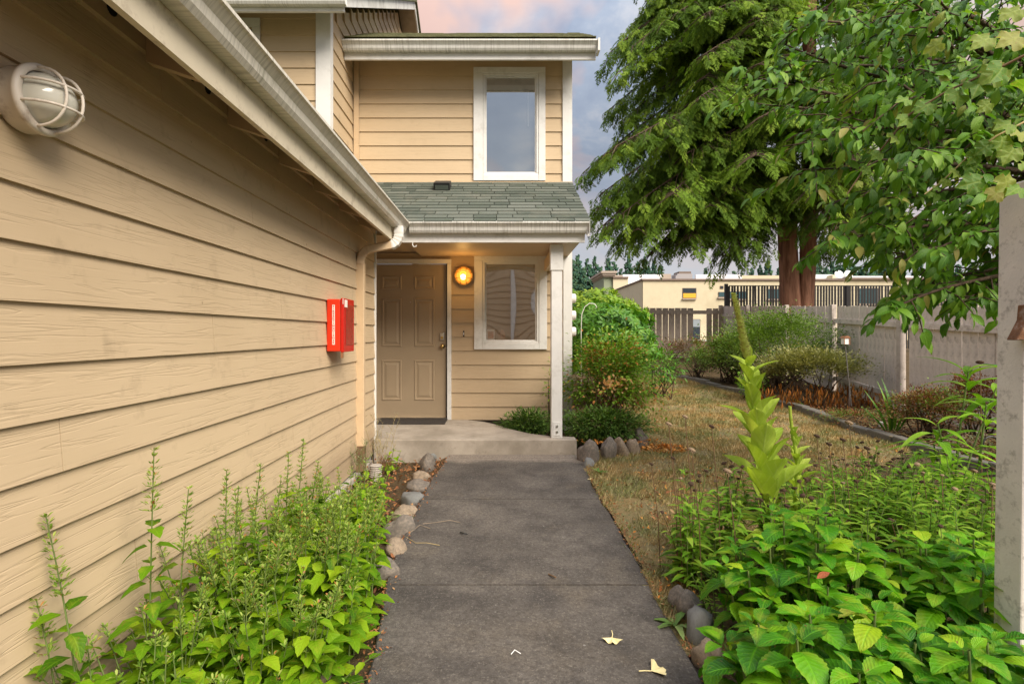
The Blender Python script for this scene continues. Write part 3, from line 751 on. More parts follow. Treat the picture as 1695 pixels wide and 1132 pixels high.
for s in (0, 1):
    def yy(y): return y if s == 0 else 2 * pk - y
    # rake board and roof slope
    pr = [(0, yy(5.72), 4.72), (0, yy(5.72), 4.86), (0, pk, pkz + .14), (0, pk, pkz)]
    MB().prism(pr, (-1.66, 0, 0), (-1.635, 0, 0)).build('rake_board', M['gut_x'], house)
    pr = [(0, yy(5.70), 4.84), (0, yy(5.70), 4.87), (0, pk, pkz + .19), (0, pk, pkz + .145)]
    MB().prism(pr, (-6, 0, 0), (-1.60, 0, 0)).build('roof_slope', M['moss'], house)
    pr = [(0, yy(5.74), 4.745), (0, yy(5.74), 4.765), (0, pk, pkz + .03), (0, pk, pkz + .01)]
    MB().prism(pr, (-1.95, 0, 0), (-1.662, 0, 0)).build('rake_soffit', m_plain('soffit board', (.40, .33, .24), .7), house)
gutter('gutter', KP, (-6, 5.74, 4.73), (-1.63, 5.74, 4.73), (0, -1, 0), M['gut_x'], 0)
MB().box(-6, 5.745, 4.69, -1.665, 5.775, 4.84).build('fascia', M['trim'], house)
MB().box(-6, 5.78, 5.0, -1.95, 6.16, 5.02).build('soffit', M['trimtan'], house)

# upper right roof
gutter('gutter', KP, (-1.93, 6.68, 4.735), (1.165, 6.68, 4.735), (0, -1, 0), M['gut_x'], 0)
MB().box(1.165, 6.55, 4.70, 1.19, 6.70, 4.85).build('gutter_end_cap', M['gut_x'], house)
MB().box(-1.93, 6.685, 4.655, 1.16, 6.715, 4.84).build('fascia', M['trim'], house)
MB().box(-1.92, 6.72, 4.905, 1.15, 7.14, 4.92).build('soffit', M['trimtan'], house)
ur = MB().prism([(0, 6.60, 4.835), (0, 6.60, 4.87), (0, 8.6, 6.01), (0, 8.6, 5.97)], (-1.93, 0, 0), (1.15, 0, 0)).build('upper_roof', M['moss'], house)
for r in range(12):
    a = Vector((0, 6.57, 4.872)) + Vector((0, 1, .575)) * (r * .125)
    x = -1.9
    while x < 1.14:
        x1 = min(1.15, x + random.uniform(.2, .4)); hh = random.uniform(.008, .02)
        MB().box(x, a.y, a.z, x1 - .004, a.y + .15, a.z + hh).build('shingle', M['moss'], ur); x = x1
MB().prism([(0, 6.62, 4.70), (0, 6.62, 4.84), (0, 8.6, 5.98), (0, 8.6, 5.84)], (1.152, 0, 0), (1.175, 0, 0)).build('barge_board', M['trim'], house)

# downspout
DP = [(-1, -.72), (-.82, -.9), (-.55, -.9), (-.45, -.78), (-.15, -.78), (-.05, -.9), (.25, -.9), (.35, -.78), (.6, -.78), (.7, -.9), (.9, -.86), (1, -.7), (1, .8), (.88, .9), (-.88, .9), (-1, .8)]
def ds(name, pts, m, r=.040, par=house):
    return MB().tube(pts, r, prof=[(a, b) for a, b in DP]).build(name, m, par)
def bez(p0, p1, p2, n=9): return [Vector(p0)*(1-t)**2 + Vector(p1)*2*t*(1-t) + Vector(p2)*t*t for t in [i/n for i in range(n+1)]]
e1 = [Vector((-.995, 5.28, 2.33))] + bez((-.995, 5.28, 2.27), (-.99, 5.28, 2.17), (-1.07, 5.27, 2.145))
rr = [.040 + (.003 if i % 2 else 0) for i in range(len(e1))]
dsp = ds('downspout', [(-1.348, 5.2, 1.96), (-1.348, 5.2, .20)], M['trimtan'])
MB().tube(e1, rr, prof=DP).build('elbow', M['trim'], dsp)
ds('offset_pipe', [(-1.07, 5.27, 2.145), (-1.26, 5.22, 2.10)], M['trimtan'], par=dsp)
e2 = bez((-1.26, 5.22, 2.10), (-1.345, 5.2, 2.08), (-1.348, 5.2, 1.955), 9)
MB().tube(e2, [.040 + (.003 if i % 2 else 0) for i in range(len(e2))], prof=DP).build('elbow', M['trimtan'], dsp)
ds('boot_pipe', [(-1.345, 5.198, .22), (-1.345, 5.19, .05), (-1.32, 5.13, -.03)], M['stembr'], .043, dsp)
dr_ = MB()
for i in range(6): dr_.lathe([(.045, 0), (.058, .008), (.045, .018)], Matrix.Translation((-1.16, 5.02, -.03 + i * .019)), 14)
dr_.lathe([(0, .112), (.045, .112), (.045, -.03), (0, -.03)], Matrix.Translation((-1.16, 5.02, -.03)), 14)
tag(dr_.build('drain_pipe', M['found'], smooth=False), 'short ribbed drain pipe stub standing in the soil below the downspout', 'drain pipe')
# hook under the fascia
MB().tube([(-.93, 5.69, 2.245), (-.93, 5.69, 2.215), (-.915, 5.69, 2.195), (-.895, 5.69, 2.20), (-.89, 5.69, 2.215)], .005, 6).build('hook', M['trim'], house)
# ------------------------------------------------------------------ fixtures
def caged_lamp(name, label, base, rot, s, lit, gm):
    """round bulkhead lamp, axis along local +Z away from the wall"""
    t = thing(name, label, 'wall lamp', base)
    m = Matrix.Translation(base) @ rot @ Matrix.Scale(s, 4)
    MB().lathe([(0, 0), (.088, 0), (.092, .01), (.090, .055), (.098, .058), (.098, .072), (.082, .078), (.078, .070)], m, 40).build('lamp_base', gm, t, smooth=True)
    prof = [(.076, .066)] + [(.074 * math.cos(a), .070 + .078 * math.sin(a)) for a in [R(90) * i / 9 for i in range(10)]]
    MB().lathe(prof, m, 36).build('glass_dome', M['glow'] if lit else M['frost'], t, smooth=True)
    if lit:
        MB().lathe([(0, .168)] + [(.030 * math.sin(a), .138 + .030 * math.cos(a)) for a in [R(30) * i for i in range(1, 6)]], m @ Matrix.Translation((.0, -.018, 0)), 16).build('bulb_glow', M['bulb'], t, smooth=True)
    def hoop(off, axis):
        pts = []
        for i in range(17):
            a = math.pi * i / 16; r = math.sqrt(max(.0, .088 ** 2 - off ** 2))
            u = -r * math.cos(a); h = .062 + .098 * math.sin(a) ** .75 * (1 - (off / .088) ** 2 * .25)
            pts.append(m @ (Vector((off, u, h)) if axis else Vector((u, off, h))))
        return MB().tube(pts, .0042 * s, 8)
    for o in (-.030, .030):
        hoop(o, 0).build('cage_bar', gm, t, smooth=True); hoop(o, 1).build('cage_bar', gm, t, smooth=True)
    return t
RX = Matrix(((0, 0, 1, 0), (0, 1, 0, 0), (-1, 0, 0, 0), (0, 0, 0, 1)))     # local z -> +x
RY = Matrix(((1, 0, 0, 0), (0, 0, -1, 0), (0, 1, 0, 0), (0, 0, 0, 1)))     # local z -> -y
caged_lamp('caged_wall_lamp', 'large white caged round lamp, unlit, on the near garage siding at top left', (-1.376, 1.555, 1.955), RX, 1.0, False, M['lampw'])
caged_lamp('caged_wall_lamp', 'small glowing amber caged lamp beside the front door', (-.490, 7.122, 2.036), RY, 1.22, True, m_plain('amber lamp glow paint', (.75, .42, .10), .45, .1))  # base and cage coloured amber to imitate the glow of the lit glass
pl = D.lights.new('porch_lamp_light', 'POINT'); po = D.objects.new('porch_lamp_light', pl); COL.objects.link(po)
pl.energy = 1.1; pl.color = (1, .55, .16); pl.shadow_soft_size = .07; po.location = (-.49, 6.86, 2.03)

# red extinguisher cabinet on the garage wall
yc0, yc1 = 4.27, 4.56; zt, zb = P(560, 495, 4.27).z, P(560, 582, 4.27).z
cab = thing('extinguisher_cabinet', 'red plastic fire extinguisher cabinet on the garage siding beside the downspout', 'fire cabinet', (-1.37, yc0, zb))
MB().box(-1.375, yc0, zb, -1.262, yc1, zt).build('box', M['red'], cab, bevel=.01)
dd = MB().box(-1.262, yc0 - .008, zb - .006, -1.238, yc1 + .01, zt + .008).build('cabinet_door', M['redd'], cab, bevel=.006)
MB().box(-1.2375, yc0 + .05, zb + .05, -1.2345, yc1 - .03, zt - .04).build('door_window', m_plain('red tinted window', (.35, .03, .02), .08, .2, spec=.8), dd)
MB().box(-1.237, yc0 + .02, zt - .062, -1.2335, yc0 + .085, zt - .004).build('label_tag', M['white'], dd)
MB().box(-1.239, yc0 - .011, zt - .040, -1.243, yc0 - .0085, zt + .004).build('label_tag', M['white'], dd)
MB().box(-1.262, yc0 + .0, zb - .05, -1.245, yc0 + .02, zb - .004).build('latch', M['copper'], dd)
st_ = MB().box(-1.328, yc0 - .0028, zb + .055, -1.308, yc0 - .0005, zt - .045).build('lettering_strip', M['white'], cab)
txt = 'FIREEXTINGUISHER'
z0t, z1t = zt - .049, zb + .059; stp = (z0t - z1t) / len(txt)
for i, ch in enumerate(txt):
    cu = D.curves.new('tmp', 'FONT'); cu.body = ch; cu.size = .0205; cu.extrude = .0004; cu.align_x = 'CENTER'; cu.align_y = 'CENTER'; cu.offset = .0007
    to = D.objects.new('tmp', cu); COL.objects.link(to); bpy.context.view_layer.update()
    me = D.meshes.new_from_object(to); D.objects.remove(to)
    o = D.objects.new('letter', me); COL.objects.link(o); me.materials.clear(); me.materials.append(M['ink'])
    attach(o, st_); o.matrix_basis = Matrix.Translation((-1.318, yc0 - .0034, z0t - (i + .5) * stp)) @ Matrix.Rotation(R(90), 4, 'X')

# doormat
mt = MB().box(-1.58, 6.72, .168, -.70, 7.10, .182).build('doormat', M['mat'], bevel=.004)
tag(mt, 'dark rectangular doormat on the porch slab in front of the brown door', 'doormat')

# electricity meters on the side wall
for i, (yy, ww) in enumerate(((494, 'topmost'), (522, 'middle'), (549, 'lowest'))):
    p = P(0, yy, 8.2); t = thing('meter', 'white round utility meter on the far side wall of the house, %s of three' % ww, 'meter', (.93, 8.2, p.z), 'meters on the side wall')
    m = Matrix.Translation((.93, 8.2, p.z)) @ RX
    MB().lathe([(0, 0), (.075, 0), (.075, .06), (.066, .065)], m, 24).build('meter_base', M['meter'], t, smooth=True)
    MB().lathe([(.068, .055), (.072, .07), (.070, .18), (.06, .19), (0, .19)], m, 24).build('meter_cover', M['meter'], t, smooth=True)
MB().box(.905, 0, 0, .93, 0, 0)

# white shepherd hook
hp = P(960, 560, 9.0)
pts = [P(962, 600, 8.6), P(962, 545, 8.6), P(963, 520, 8.6), P(968, 508, 8.6), P(976, 502, 8.6), P(984, 503, 8.6), P(988, 508, 8.6), P(985, 511, 8.6)]
pts[0].z = .3
tag(MB().tube(pts, .006, 6).build('shepherd_hook', M['meter'], smooth=True), 'thin white curled garden hook rising from the rhododendron beside the meters', 'garden hook')

# ------------------------------------------------------------------ wooden fences
def picket_mesh(w, h, t):
    return MB().box(-w/2, 0, 0, w/2, t, h)
def fence_line(root, P0, P1, spacing, hfun, m, side, postoff, bw=.136, gap=.007, railz=(.38, 1.42)):
    """boards from P0 to P1; posts and rails on the 'side' face; hfun(x,y)->(z0,z1)"""
    d = Vector((P1[0]-P0[0], P1[1]-P0[1], 0)); Ln = d.length; d.normalize(); nrm = Vector((-d.y, d.x, 0)) * side
    n = int(Ln / (bw + gap)); cache = {}
    for i in range(n):
        s = (i + .5) * (bw + gap); p = Vector((P0[0], P0[1], 0)) + d * s
        z0, z1 = hfun(p.x, p.y); z1 += random.uniform(-.006, .006)
        k = round((z1 - z0) / .01)
        if k not in cache: cache[k] = MB().box(-bw/2, -.008, 0, bw/2, .008, k * .01)
        mb = cache[k]
        if isinstance(mb, MB):
            me = D.meshes.new('picket'); me.from_pydata(mb.v, [], mb.f); me.materials.append(m); cache[k] = mb = me
        o = D.objects.new('picket', mb); COL.objects.link(o); attach(o, root)
        o.matrix_basis = Matrix.Translation((p.x, p.y, z0) ) @ Matrix(((d.x, nrm.x, 0, 0), (d.y, nrm.y, 0, 0), (0, 0, 1, 0), (0, 0, 0, 1))) @ Matrix.Translation((0, random.uniform(-.006, .006), 0)) @ Matrix.Rotation(random.uniform(-.004, .004), 4, 'Y')
    return d, nrm
ffz = lambda x, y: (H(x, y) - .02, EYE + .0503 * y)
posts = [(6.05, 4.0), (6.28, 6.4), (6.52, 8.8), (6.88, 11.2), (7.18, 13.6), (7.29, 16.0), (7.46, 18.4)]
rfence = thing('wooden_fence', 'long weathered pinkish grey board fence running back along the right of the garden', 'fence', (6.28, 6.4, 0))
for (a, b) in zip(posts, posts[1:]):
    d, nrm = fence_line(rfence, a, b, 0, ffz, M['fence'], 1, 0)
    for t0, hz in ((.0, .345), (0, 1.52)):
        za = ffz(*a)[1] - hz; zb_ = ffz(*b)[1] - hz
        A = Vector((a[0], a[1], za)) + nrm * .010; B = Vector((b[0], b[1], zb_)) + nrm * .010
        q = nrm * .038
        vs = [A, A + q, A + q + Vector((0, 0, .085)), A + Vector((0, 0, .085)), B, B + q, B + q + Vector((0, 0, .085)), B + Vector((0, 0, .085))]
        MB().add(vs, [(0, 1, 2, 3), (7, 6, 5, 4), (0, 4, 5, 1), (1, 5, 6, 2), (2, 6, 7, 3), (3, 7, 4, 0)]).build('rail', M['fence'], rfence)
for (x, y) in posts:
    z0, z1 = ffz(x, y); mb = MB(); x -= .05
    mb.box(x - .05, y - .045, z0, x + .045, y + .045, z1 + .03)
    mb.build('fence_post', M['fencep'], rfence, bevel=.006)
# back fence, facing the camera, with missing boards
bf = thing('wooden_fence', 'taupe board fence with a gap of missing boards across the back of the garden', 'fence', (6, 18.4, .45))
Yb = 18.35; sc_ = F / Yb
bx0 = [(x, 510) for x in np.arange(1138, 880, -10.35)]
def bfb(px0, px1, top, bot=600):
    a, b = P(px0, top, Yb), P(px1, bot, Yb)
    MB().box(a.x, Yb - .01, H(5, Yb) - .02, b.x, Yb + .01, a.z).build('picket', M['fenceb'], bf)
for x, t in bx0: bfb(x, x + 9.2, 510 + random.uniform(-.4, .4))
for x in (1169.5, 1180): bfb(x, x + 8.6, 510.5)
for zt_, zb2 in ((514, 520), (576, 583)):
    a = P(880, zb2, Yb); b = P(1192, zt_, Yb)
    MB().box(a.x, Yb - .055, a.z, b.x, Yb - .012, b.z).build('rail', M['fenceb'], bf)
for x in range(1148, 1168, 10):
    a, b = P(x, 583.5, Yb), P(x + 9, 600, Yb); MB().box(a.x, Yb - .01, H(5, Yb), b.x, Yb + .01, a.z).build('picket', M['fenceb'], bf)
for x in (1188.5, 1040):
    a, b = P(x, 506, Yb), P(x + 6.5, 600, Yb); MB().box(a.x, Yb - .12, H(5, Yb), b.x, Yb - .058, a.z).build('fence_post', M['fenceb'], bf)

# black slatted chain link fence behind
Ys = 21.5
sf = thing('slat_fence', 'tall black vertical slat fence standing behind the grey board fence', 'fence', (P(1200, 500, Ys).x, Ys, .6))
x0, x1 = P(1207, 0, Ys).x, P(1760, 0, Ys).x; ztp = P(0, 472.5, Ys).z
me = D.meshes.new('slat'); mb = MB().box(-.040, -.006, .7, .040, .006, ztp - .03); me.from_pydata(mb.v, [], mb.f); me.materials.append(M['slat'])
n = int((x1 - x0) / .1165)
for i in range(n):
    o = D.objects.new('slat', me); COL.objects.link(o); attach(o, sf)
    o.matrix_basis = Matrix.Translation((x0 + i * .1165, Ys, 0)) @ Matrix.Rotation(random.uniform(-.006, .006), 4, 'Y')
MB().box(x0, Ys - .02, ztp - .03, x1, Ys + .02, ztp).build('rail', M['slat'], sf)
for px_ in (1202, 1402, 1602): 
    a = P(px_, 0, Ys).x; MB().box(a - .055, Ys - .06, .5, a + .055, Ys + .06, ztp + (.06 if px_ < 1210 else 0)).build('fence_post', M['slat'], sf)
for z in np.arange(.9, ztp, .42): MB().box(x0, Ys + .01, z, x1, Ys + .018, z + .008).build('wire', M['slat'], sf)

# ------------------------------------------------------------------ commercial building
YB = 55.0
bld = thing('commercial_building', 'pale yellow flat roofed building beyond the fences with a sage corner tower', 'building', (P(1064, 0, YB).x, YB, 0))
def bp(x, y, Y=YB): return P(x, y, Y)
def bbox(name, px0, px1, pyt, pyb, Ya, Yb_, m, par=bld, z0=None, bv=0):
    a = P(px0, pyt, Ya); b = P(px1, pyb, Ya)
    return MB().box(a.x, Ya, b.z if z0 is None else z0, b.x, Yb_, a.z).build(name, m, par)
main = bbox('main_wall', 1064, 1400, 464, 0, YB, YB + 20, M['bwall'], z0=-.2)
bbox('roof_edge', 1063, 1400, 461.5, 464.3, YB - .15, YB + 20, M['bcap'])
# angled left wall
a, b = P(1064, 464, YB), P(1036.5, 474.5, YB + 12)
MB().prism([(a.x, YB, -.2), (b.x, YB + 12, -.2), (b.x, YB + 12.2, -.2), (a.x, YB + .2, -.2)], (0, 0, 0), (0, 0, a.z + .2)).build('side_wall', M['bwall'], bld)
MB().prism([(a.x - .15, YB - .1, a.z), (b.x - .15, YB + 12, a.z), (b.x, YB + 12.2, a.z), (a.x, YB + .2, a.z)], (0, 0, 0), (0, 0, .18)).build('roof_edge', M['bcap'], bld)
# tower and rear parapets
Yt = 70
bbox('tower_wall', 999.5, 1015, 455, 0, Yt, Yt + 8, M['bgreen'], z0=0)
bbox('tower_wall', 1015, 1040, 460, 0, Yt - .3, Yt + 8, M['bwall'], z0=0)
bbox('tower_wall', 1014, 1040, 480.5, 0, Yt - .7, Yt - .31, M['bwall'], z0=0)
for i, (dx, ya, yb2) in enumerate(((0, 455.5, 458), (1.5, 452, 455.5), (3.5, 448.5, 452))):
    bbox('cornice', 999 - dx, 1018 + dx, ya, yb2, Yt - .4 - .15 * i, Yt + 8, M['bcorn'])
bbox('parapet', 1018, 1100, 455.5, 459, Yt + 2, Yt + 3, M['bcorn'])
bbox('parapet', 1095, 1111, 453.5, 462, Yt + 1.4, Yt + 3, M['bcorn'])
bbox('roof_edge', 1015, 1040.5, 458, 460.3, Yt - .5, Yt + 1.8, M['bcap'])
bbox('white_parapet', 1031, 1095, 454.5, 472, Yt + .9, Yt + 1.2, M['broof'])
bbox('white_parapet', 1152, 1228, 454.5, 463, YB + 9, YB + 9.4, M['broof'])
bbox('white_parapet', 1340, 1378, 454.5, 463, YB + 9, YB + 9.4, M['broof'])
bbox('parapet', 1378, 1402, 455, 463, YB + 8, YB + 9, M['bwall'])
bbox('parapet', 1228, 1340, 456, 463, YB + 9.1, YB + 9.5, M['bwall'])
ra = thing('rooftop_unit', 'grey ventilation unit on the roof of the yellow building', 'rooftop unit', (P(1135, 462, YB + 4).x, YB + 4, P(0, 462, YB + 4).z))
bbox('unit_body', 1121, 1146, 453, 463, YB + 4, YB + 6, M['grey'], ra); bbox('unit_top', 1124, 1144, 449.5, 453.1, YB + 4.2, YB + 6, M['bcap'], ra)
bbox('unit_leg', 1118.5, 1121, 456, 462, YB + 4, YB + 5, M['grey'], ra)
bbox('far_wing', 1400, 1900, 462.5, 0, YB + 6, YB + 25, M['bwall'], z0=-.2)
bbox('roof_edge', 1400, 1900, 459.5, 462.8, YB + 5.7, YB + 25, M['bcap'])
bbox('white_parapet', 1400, 1900, 457, 459.6, YB + 5.9, YB + 20, M['broof'])
for dx_ in (1388, 1404):
    p = P(dx_, 455, YB + 4); t = thing('satellite_dish', 'small white satellite dish on the flat roof, %s of the pair' % ('left' if dx_ < 1400 else 'right'), 'satellite dish', p)
    m = Matrix.Translation(p) @ Matrix.Rotation(R(70), 4, 'X')
    MB().lathe([(0, 0), (.25, .03), (.48, .12), (.46, .13), (.25, .05), (0, .02)], m, 20).build('dish', M['broof'], t, smooth=True)
    MB().tube([p, p - Vector((0, 0, .6))], .04, 6).build('mast', M['grey'], t)
def bwin(x0, x1, y0, y1, g, bl=None, Ya=YB, sill=True):
    w_ = bbox('window', x0 - .8, x1 + .8, y0 - .8, y1 + .8, Ya - .06, Ya - .01, M['bcap'])
    bbox('pane', x0, x1, y0, y1, Ya - .085, Ya - .062, g, w_)
    if bl: bbox('blind', x0, x1, bl[0], bl[1], Ya - .10, Ya - .087, bl[2], w_)
    if sill: bbox('sill', x0 - 1, x1 + 1, y1 + .9, y1 + 3, Ya - .2, Ya - .012, M['bcorn'], w_)
bwin(1131, 1152, 477.5, 493, M['bglass'], (485.5, 493, M['byellow']))
bwin(1190, 1202, 484, 491, M['bglass2']); bwin(1193, 1197, 474, 477, M['bglass'], sill=False)
bwin(1147, 1158.5, 529, 562, M['bglass'], (529, 541, M['shade']))
bwin(1208, 1235, 483, 494, M['bglass2']); bwin(1272, 1293, 479, 494, M['bglass2'])
bwin(1423, 1453, 478, 502, M['bglass2'], Ya=YB + 6); bwin(1520, 1560, 478, 500, M['bglass2'], Ya=YB + 6)
for x_, dy in ((1057, 0), (1048, 1)):
    Yq = YB + 12 * (1064 - x_) / 27.5
    q = [P(x_ - 2.6, 479, Yq + .9), P(x_ + 2.6, 479, Yq - 1.2)]
    z1, z0 = P(0, 479, Yq).z, P(0, 500, Yq).z
    ww = MB().add([(q[0].x - .12, q[0].y, z0), (q[1].x - .12, q[1].y, z0), (q[1].x - .12, q[1].y, z1), (q[0].x - .12, q[0].y, z1),
              (q[0].x + .3, q[0].y, z0), (q[1].x + .3, q[1].y, z0), (q[1].x + .3, q[1].y, z1), (q[0].x + .3, q[0].y, z1)],
             [(0, 1, 2, 3), (7, 6, 5, 4), (0, 4, 5, 1), (1, 5, 6, 2), (2, 6, 7, 3), (3, 7, 4, 0)]).build('window', M['bglass2'], bld)
# pale lower ledge seen through the fence gap
bbox('lower_ledge', 1140, 1175, 563, 571, YB - 1.5, YB - .3, M['broof']); bbox('lower_wall', 1140, 1175, 571, 600, YB - 1.4, YB - .3, M['bwall'], z0=-.2)

# neighbour house behind the camera, seen only in the window reflections
nb = thing('neighbour_house', 'plain tan sided house wall facing the porch, mirrored in its window', 'house', (1.5, -6, 0))
wallb = MB().box(-1.2, -6.3, 0, 1.35, -6.05, 5.0).build('wall', M['side_x'], nb)
for i in range(27):
    MB().prism([(0, -6.05, .185 * i), (0, -6.025, .185 * i), (0, -6.045, .185 * (i + 1)), (0, -6.05, .185 * (i + 1))], (-1.2, 0, 0), (1.2, 0, 0)).build('siding_board', M['side_x'], wallb)
MB().box(1.2, -6.05, 0, 1.36, -6.01, 5.0).build('corner_board', M['trim'], nb)
MB().box(.35, -6.022, .2, .44, -5.99, 3.6).build('corner_board', M['trim'], nb)

# ------------------------------------------------------------------ far firs
M['fir'] = m_leaf('fir needles', [(0, (.030, .075, .055)), (.5, (.045, .10, .060)), (1, (.075, .135, .065))], .8, .1, 0, spec=.1)
def fir_proto(seed):
    rs = random.Random(seed); v = []; f = []
    H_ = 1.0; n = 30
    for i in range(n):
        z = .06 + .93 * i / n; r = (1 - z) ** .8 * .21 + .012
        for k in range(9 if z < .8 else 6):
            a = rs.random() * 6.28; L = r * rs.uniform(.55, 1.15); dz = -L * rs.uniform(.05, .55) if z < .75 else L * rs.uniform(-.1, .5)
            c, s = math.cos(a), math.sin(a); wd = L * rs.uniform(.16, .30)
            zz = z + rs.uniform(-.01, .01)
            tip = (c * L, s * L, zz + dz)
            m1 = (c * L * .55 - s * wd, s * L * .55 + c * wd, zz + dz * .35 - .01); m2 = (c * L * .55 + s * wd, s * L * .55 - c * wd, zz + dz * .35 - .012)
            b = len(v); v += [(0, 0, zz + .015), m1, tip, m2, (c*L*.6, s*L*.6, zz + dz*.4 - .045)]
            f += [(b, b+1, b+2), (b, b+2, b+3), (b+1, b+4, b+2), (b+4, b+3, b+2), (b, b+4, b+1)]
    return np.array(v), np.array(f), np.zeros((len(v), 2))
firm = []
for s_ in range(4):
    t_ = fir_proto(s_); me = D.meshes.new('crown'); 
    o = tri_mesh('crown', t_[0], t_[1], M['fir'], None, None, np.repeat(RS.rand(len(t_[0]) // 5), 5), smooth=False); firm.append(o.data); D.objects.remove(o)
tm = D.meshes.new('trunk'); mb = MB().tube([(0, 0, 0), (0, 0, .98)], [.014, .002], 6); tm.from_pydata(mb.v, [], mb.f); tm.materials.append(M['bark2'])
fl = [(948, 427), (957, 418), (972, 425), (985, 421), (1007, 424), (1016, 430), (1040, 420), (1056, 430), (1067, 421), (1083, 428), (1093, 436), (942, 440), (965, 440), (995, 438), (1028, 442), (1075, 440)]
fl += [(1168, 441), (1215, 446), (1228, 449), (1244, 440), (1258, 436), (1272, 428), (1290, 440)] + [(1345 + 11 * i, 420 + 13 * ((i * 37) % 5) / 4 + 6) for i in range(14)] + [(1520 + 22 * i, 425 + (i * 7) % 11) for i in range(8)]
for i, (x_, y_) in enumerate(fl):
    Y = 105 + (i * 53) % 40 if x_ < 1000 or x_ > 1260 else 120 + (i * 31) % 30
    if y_ >= 436 and x_ < 1110: Y = 92
    p = P(x_, y_, Y); hgt = p.z - .5
    t = thing('fir_tree', 'far dark green fir on the skyline behind the yellow building', 'tree', (p.x, Y, .5), 'distant fir trees on the skyline')
    mw = Matrix.Translation((p.x, Y, .5)) @ Matrix.Rotation(i * 2.1, 4, 'Z') @ Matrix.Diagonal((hgt * random.uniform(.85, 1.25) * (1.0 if x_ < 1260 else 1.3), hgt * 1.1, hgt, 1))
    place('crown', firm[i % 4], mw, t); place('trunk', tm, mw, t)
# wooded rise behind them as one mass
mm = []
for i in range(260):
    x = random.uniform(-60, 260); y = random.uniform(160, 230); hh = random.uniform(13, 19.5) * (y / 190)
    if 14 < x / y * 100 < 0: continue
    px_ = 830 + 900 * x / y
    if 1095 < px_ < 1262: hh *= .8
    mm.append(np.array(Matrix.Translation((x, y, .4)) @ Matrix.Rotation(random.random() * 6, 4, 'Z') @ Matrix.Diagonal((hh * 1.2, hh * 1.2, hh, 1))))
tag(stuff(inst('far_woods', fir_proto(9), mm, M['fir'])), 'distant mass of dark conifer woods along the horizon', 'woods')

# ------------------------------------------------------------------ big twin trunked cedar
ced = thing('cedar_tree', 'huge twin trunked reddish cedar with drooping green boughs behind the board fence', 'tree', (9.1, 17.2, .5))
def trunk(pts, rad, seed, m, parent, name='trunk', nseg=40, nr=26, amp=.09):
    cr = [Vector(p) for p in pts]; vs = []; rs = seed
    def at(t):
        k = t * (len(cr) - 1); i = min(int(k), len(cr) - 2); u = k - i
        return cr[i].lerp(cr[i + 1], u), rad[i] + (rad[i + 1] - rad[i]) * u
    for i in range(nseg + 1):
        p, r = at(i / nseg)
        for j in range(nr):
            a = 2 * math.pi * j / nr
            q = 1 + amp * noise.noise(Vector((math.cos(a) * 2.2, math.sin(a) * 2.2, p.z * .35 + rs))) * 1.6 + amp * .8 * noise.noise(Vector((math.cos(a) * 7, math.sin(a) * 7, p.z * .8 + rs)))
            vs.append((p.x + r * q * math.cos(a), p.y + r * q * math.sin(a), p.z))
    fs = [(i*nr+j, i*nr+(j+1)%nr, (i+1)*nr+(j+1)%nr, (i+1)*nr+j) for i in range(nseg) for j in range(nr)]
    return MB().add(vs, fs).build(name, m, parent, smooth=True)
tA = trunk([(9.22, 17.2, .3), (9.18, 17.2, 1.8), (9.06, 17.2, 4), (8.98, 17.2, 6.5), (8.8, 17.3, 12), (8.8, 17.4, 21)], [.36, .30, .28, .27, .22, .03], 1, M['bark'], ced)
tB = trunk([(9.56, 17.15, .3), (9.56, 17.15, 2.0), (9.64, 17.1, 3.6), (9.68, 17.1, 6), (9.75, 17.2, 12), (9.6, 17.4, 20)], [.34, .27, .23, .22, .18, .03], 5, M['bark'], ced)
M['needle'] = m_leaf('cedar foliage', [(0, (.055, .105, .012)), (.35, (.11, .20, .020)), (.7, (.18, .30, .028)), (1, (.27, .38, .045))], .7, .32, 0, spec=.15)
def spray_tpl(seed, dense=9):
    rs = random.Random(seed); v = []; f = []
    def blade(p, d, L, wd, dr):
        n = Vector((rs.uniform(-.3, .3), rs.uniform(-.3, .3), 1)); s = d.cross(n).normalized() * wd
        q = p + d * L * .5 + Vector((0, 0, -dr * .3)); e = p + d * L + Vector((0, 0, -dr))
        b = len(v); v.extend([p, q - s, q + s, e]); f.extend([(b, b+1, b+2), (b+1, b+3, b+2)])
    for i in range(dense):
        t = (i + .5) / dense; p = Vector((0, t, -.18 * t * t))
        for sg in (-1, 1):
            Ls = (.34 * (1 - t) ** .6 + .08) * rs.uniform(.7, 1.15); a = R(rs.uniform(38, 62))
            d = Vector((sg * math.sin(a), math.cos(a), rs.uniform(-.25, .02))).normalized()
            blade(p, d, Ls, .035, .04)
            for k in range(2):
                pp = p + d * Ls * (.35 + .3 * k); d2 = (d + Vector((sg * rs.uniform(-.2, .1), .6, -.1 - .3 * rs.random()))).normalized()
                blade(pp, d2, Ls * .45, .026, .05)
    blade(Vector((0, .85, -.13)), Vector((0, 1, -.3)), .3, .03, .05)
    v = np.array([tuple(x) for x in v]); return v, np.array(f), np.zeros((len(v), 2))
SPR = [spray_tpl(i) for i in range(3)]
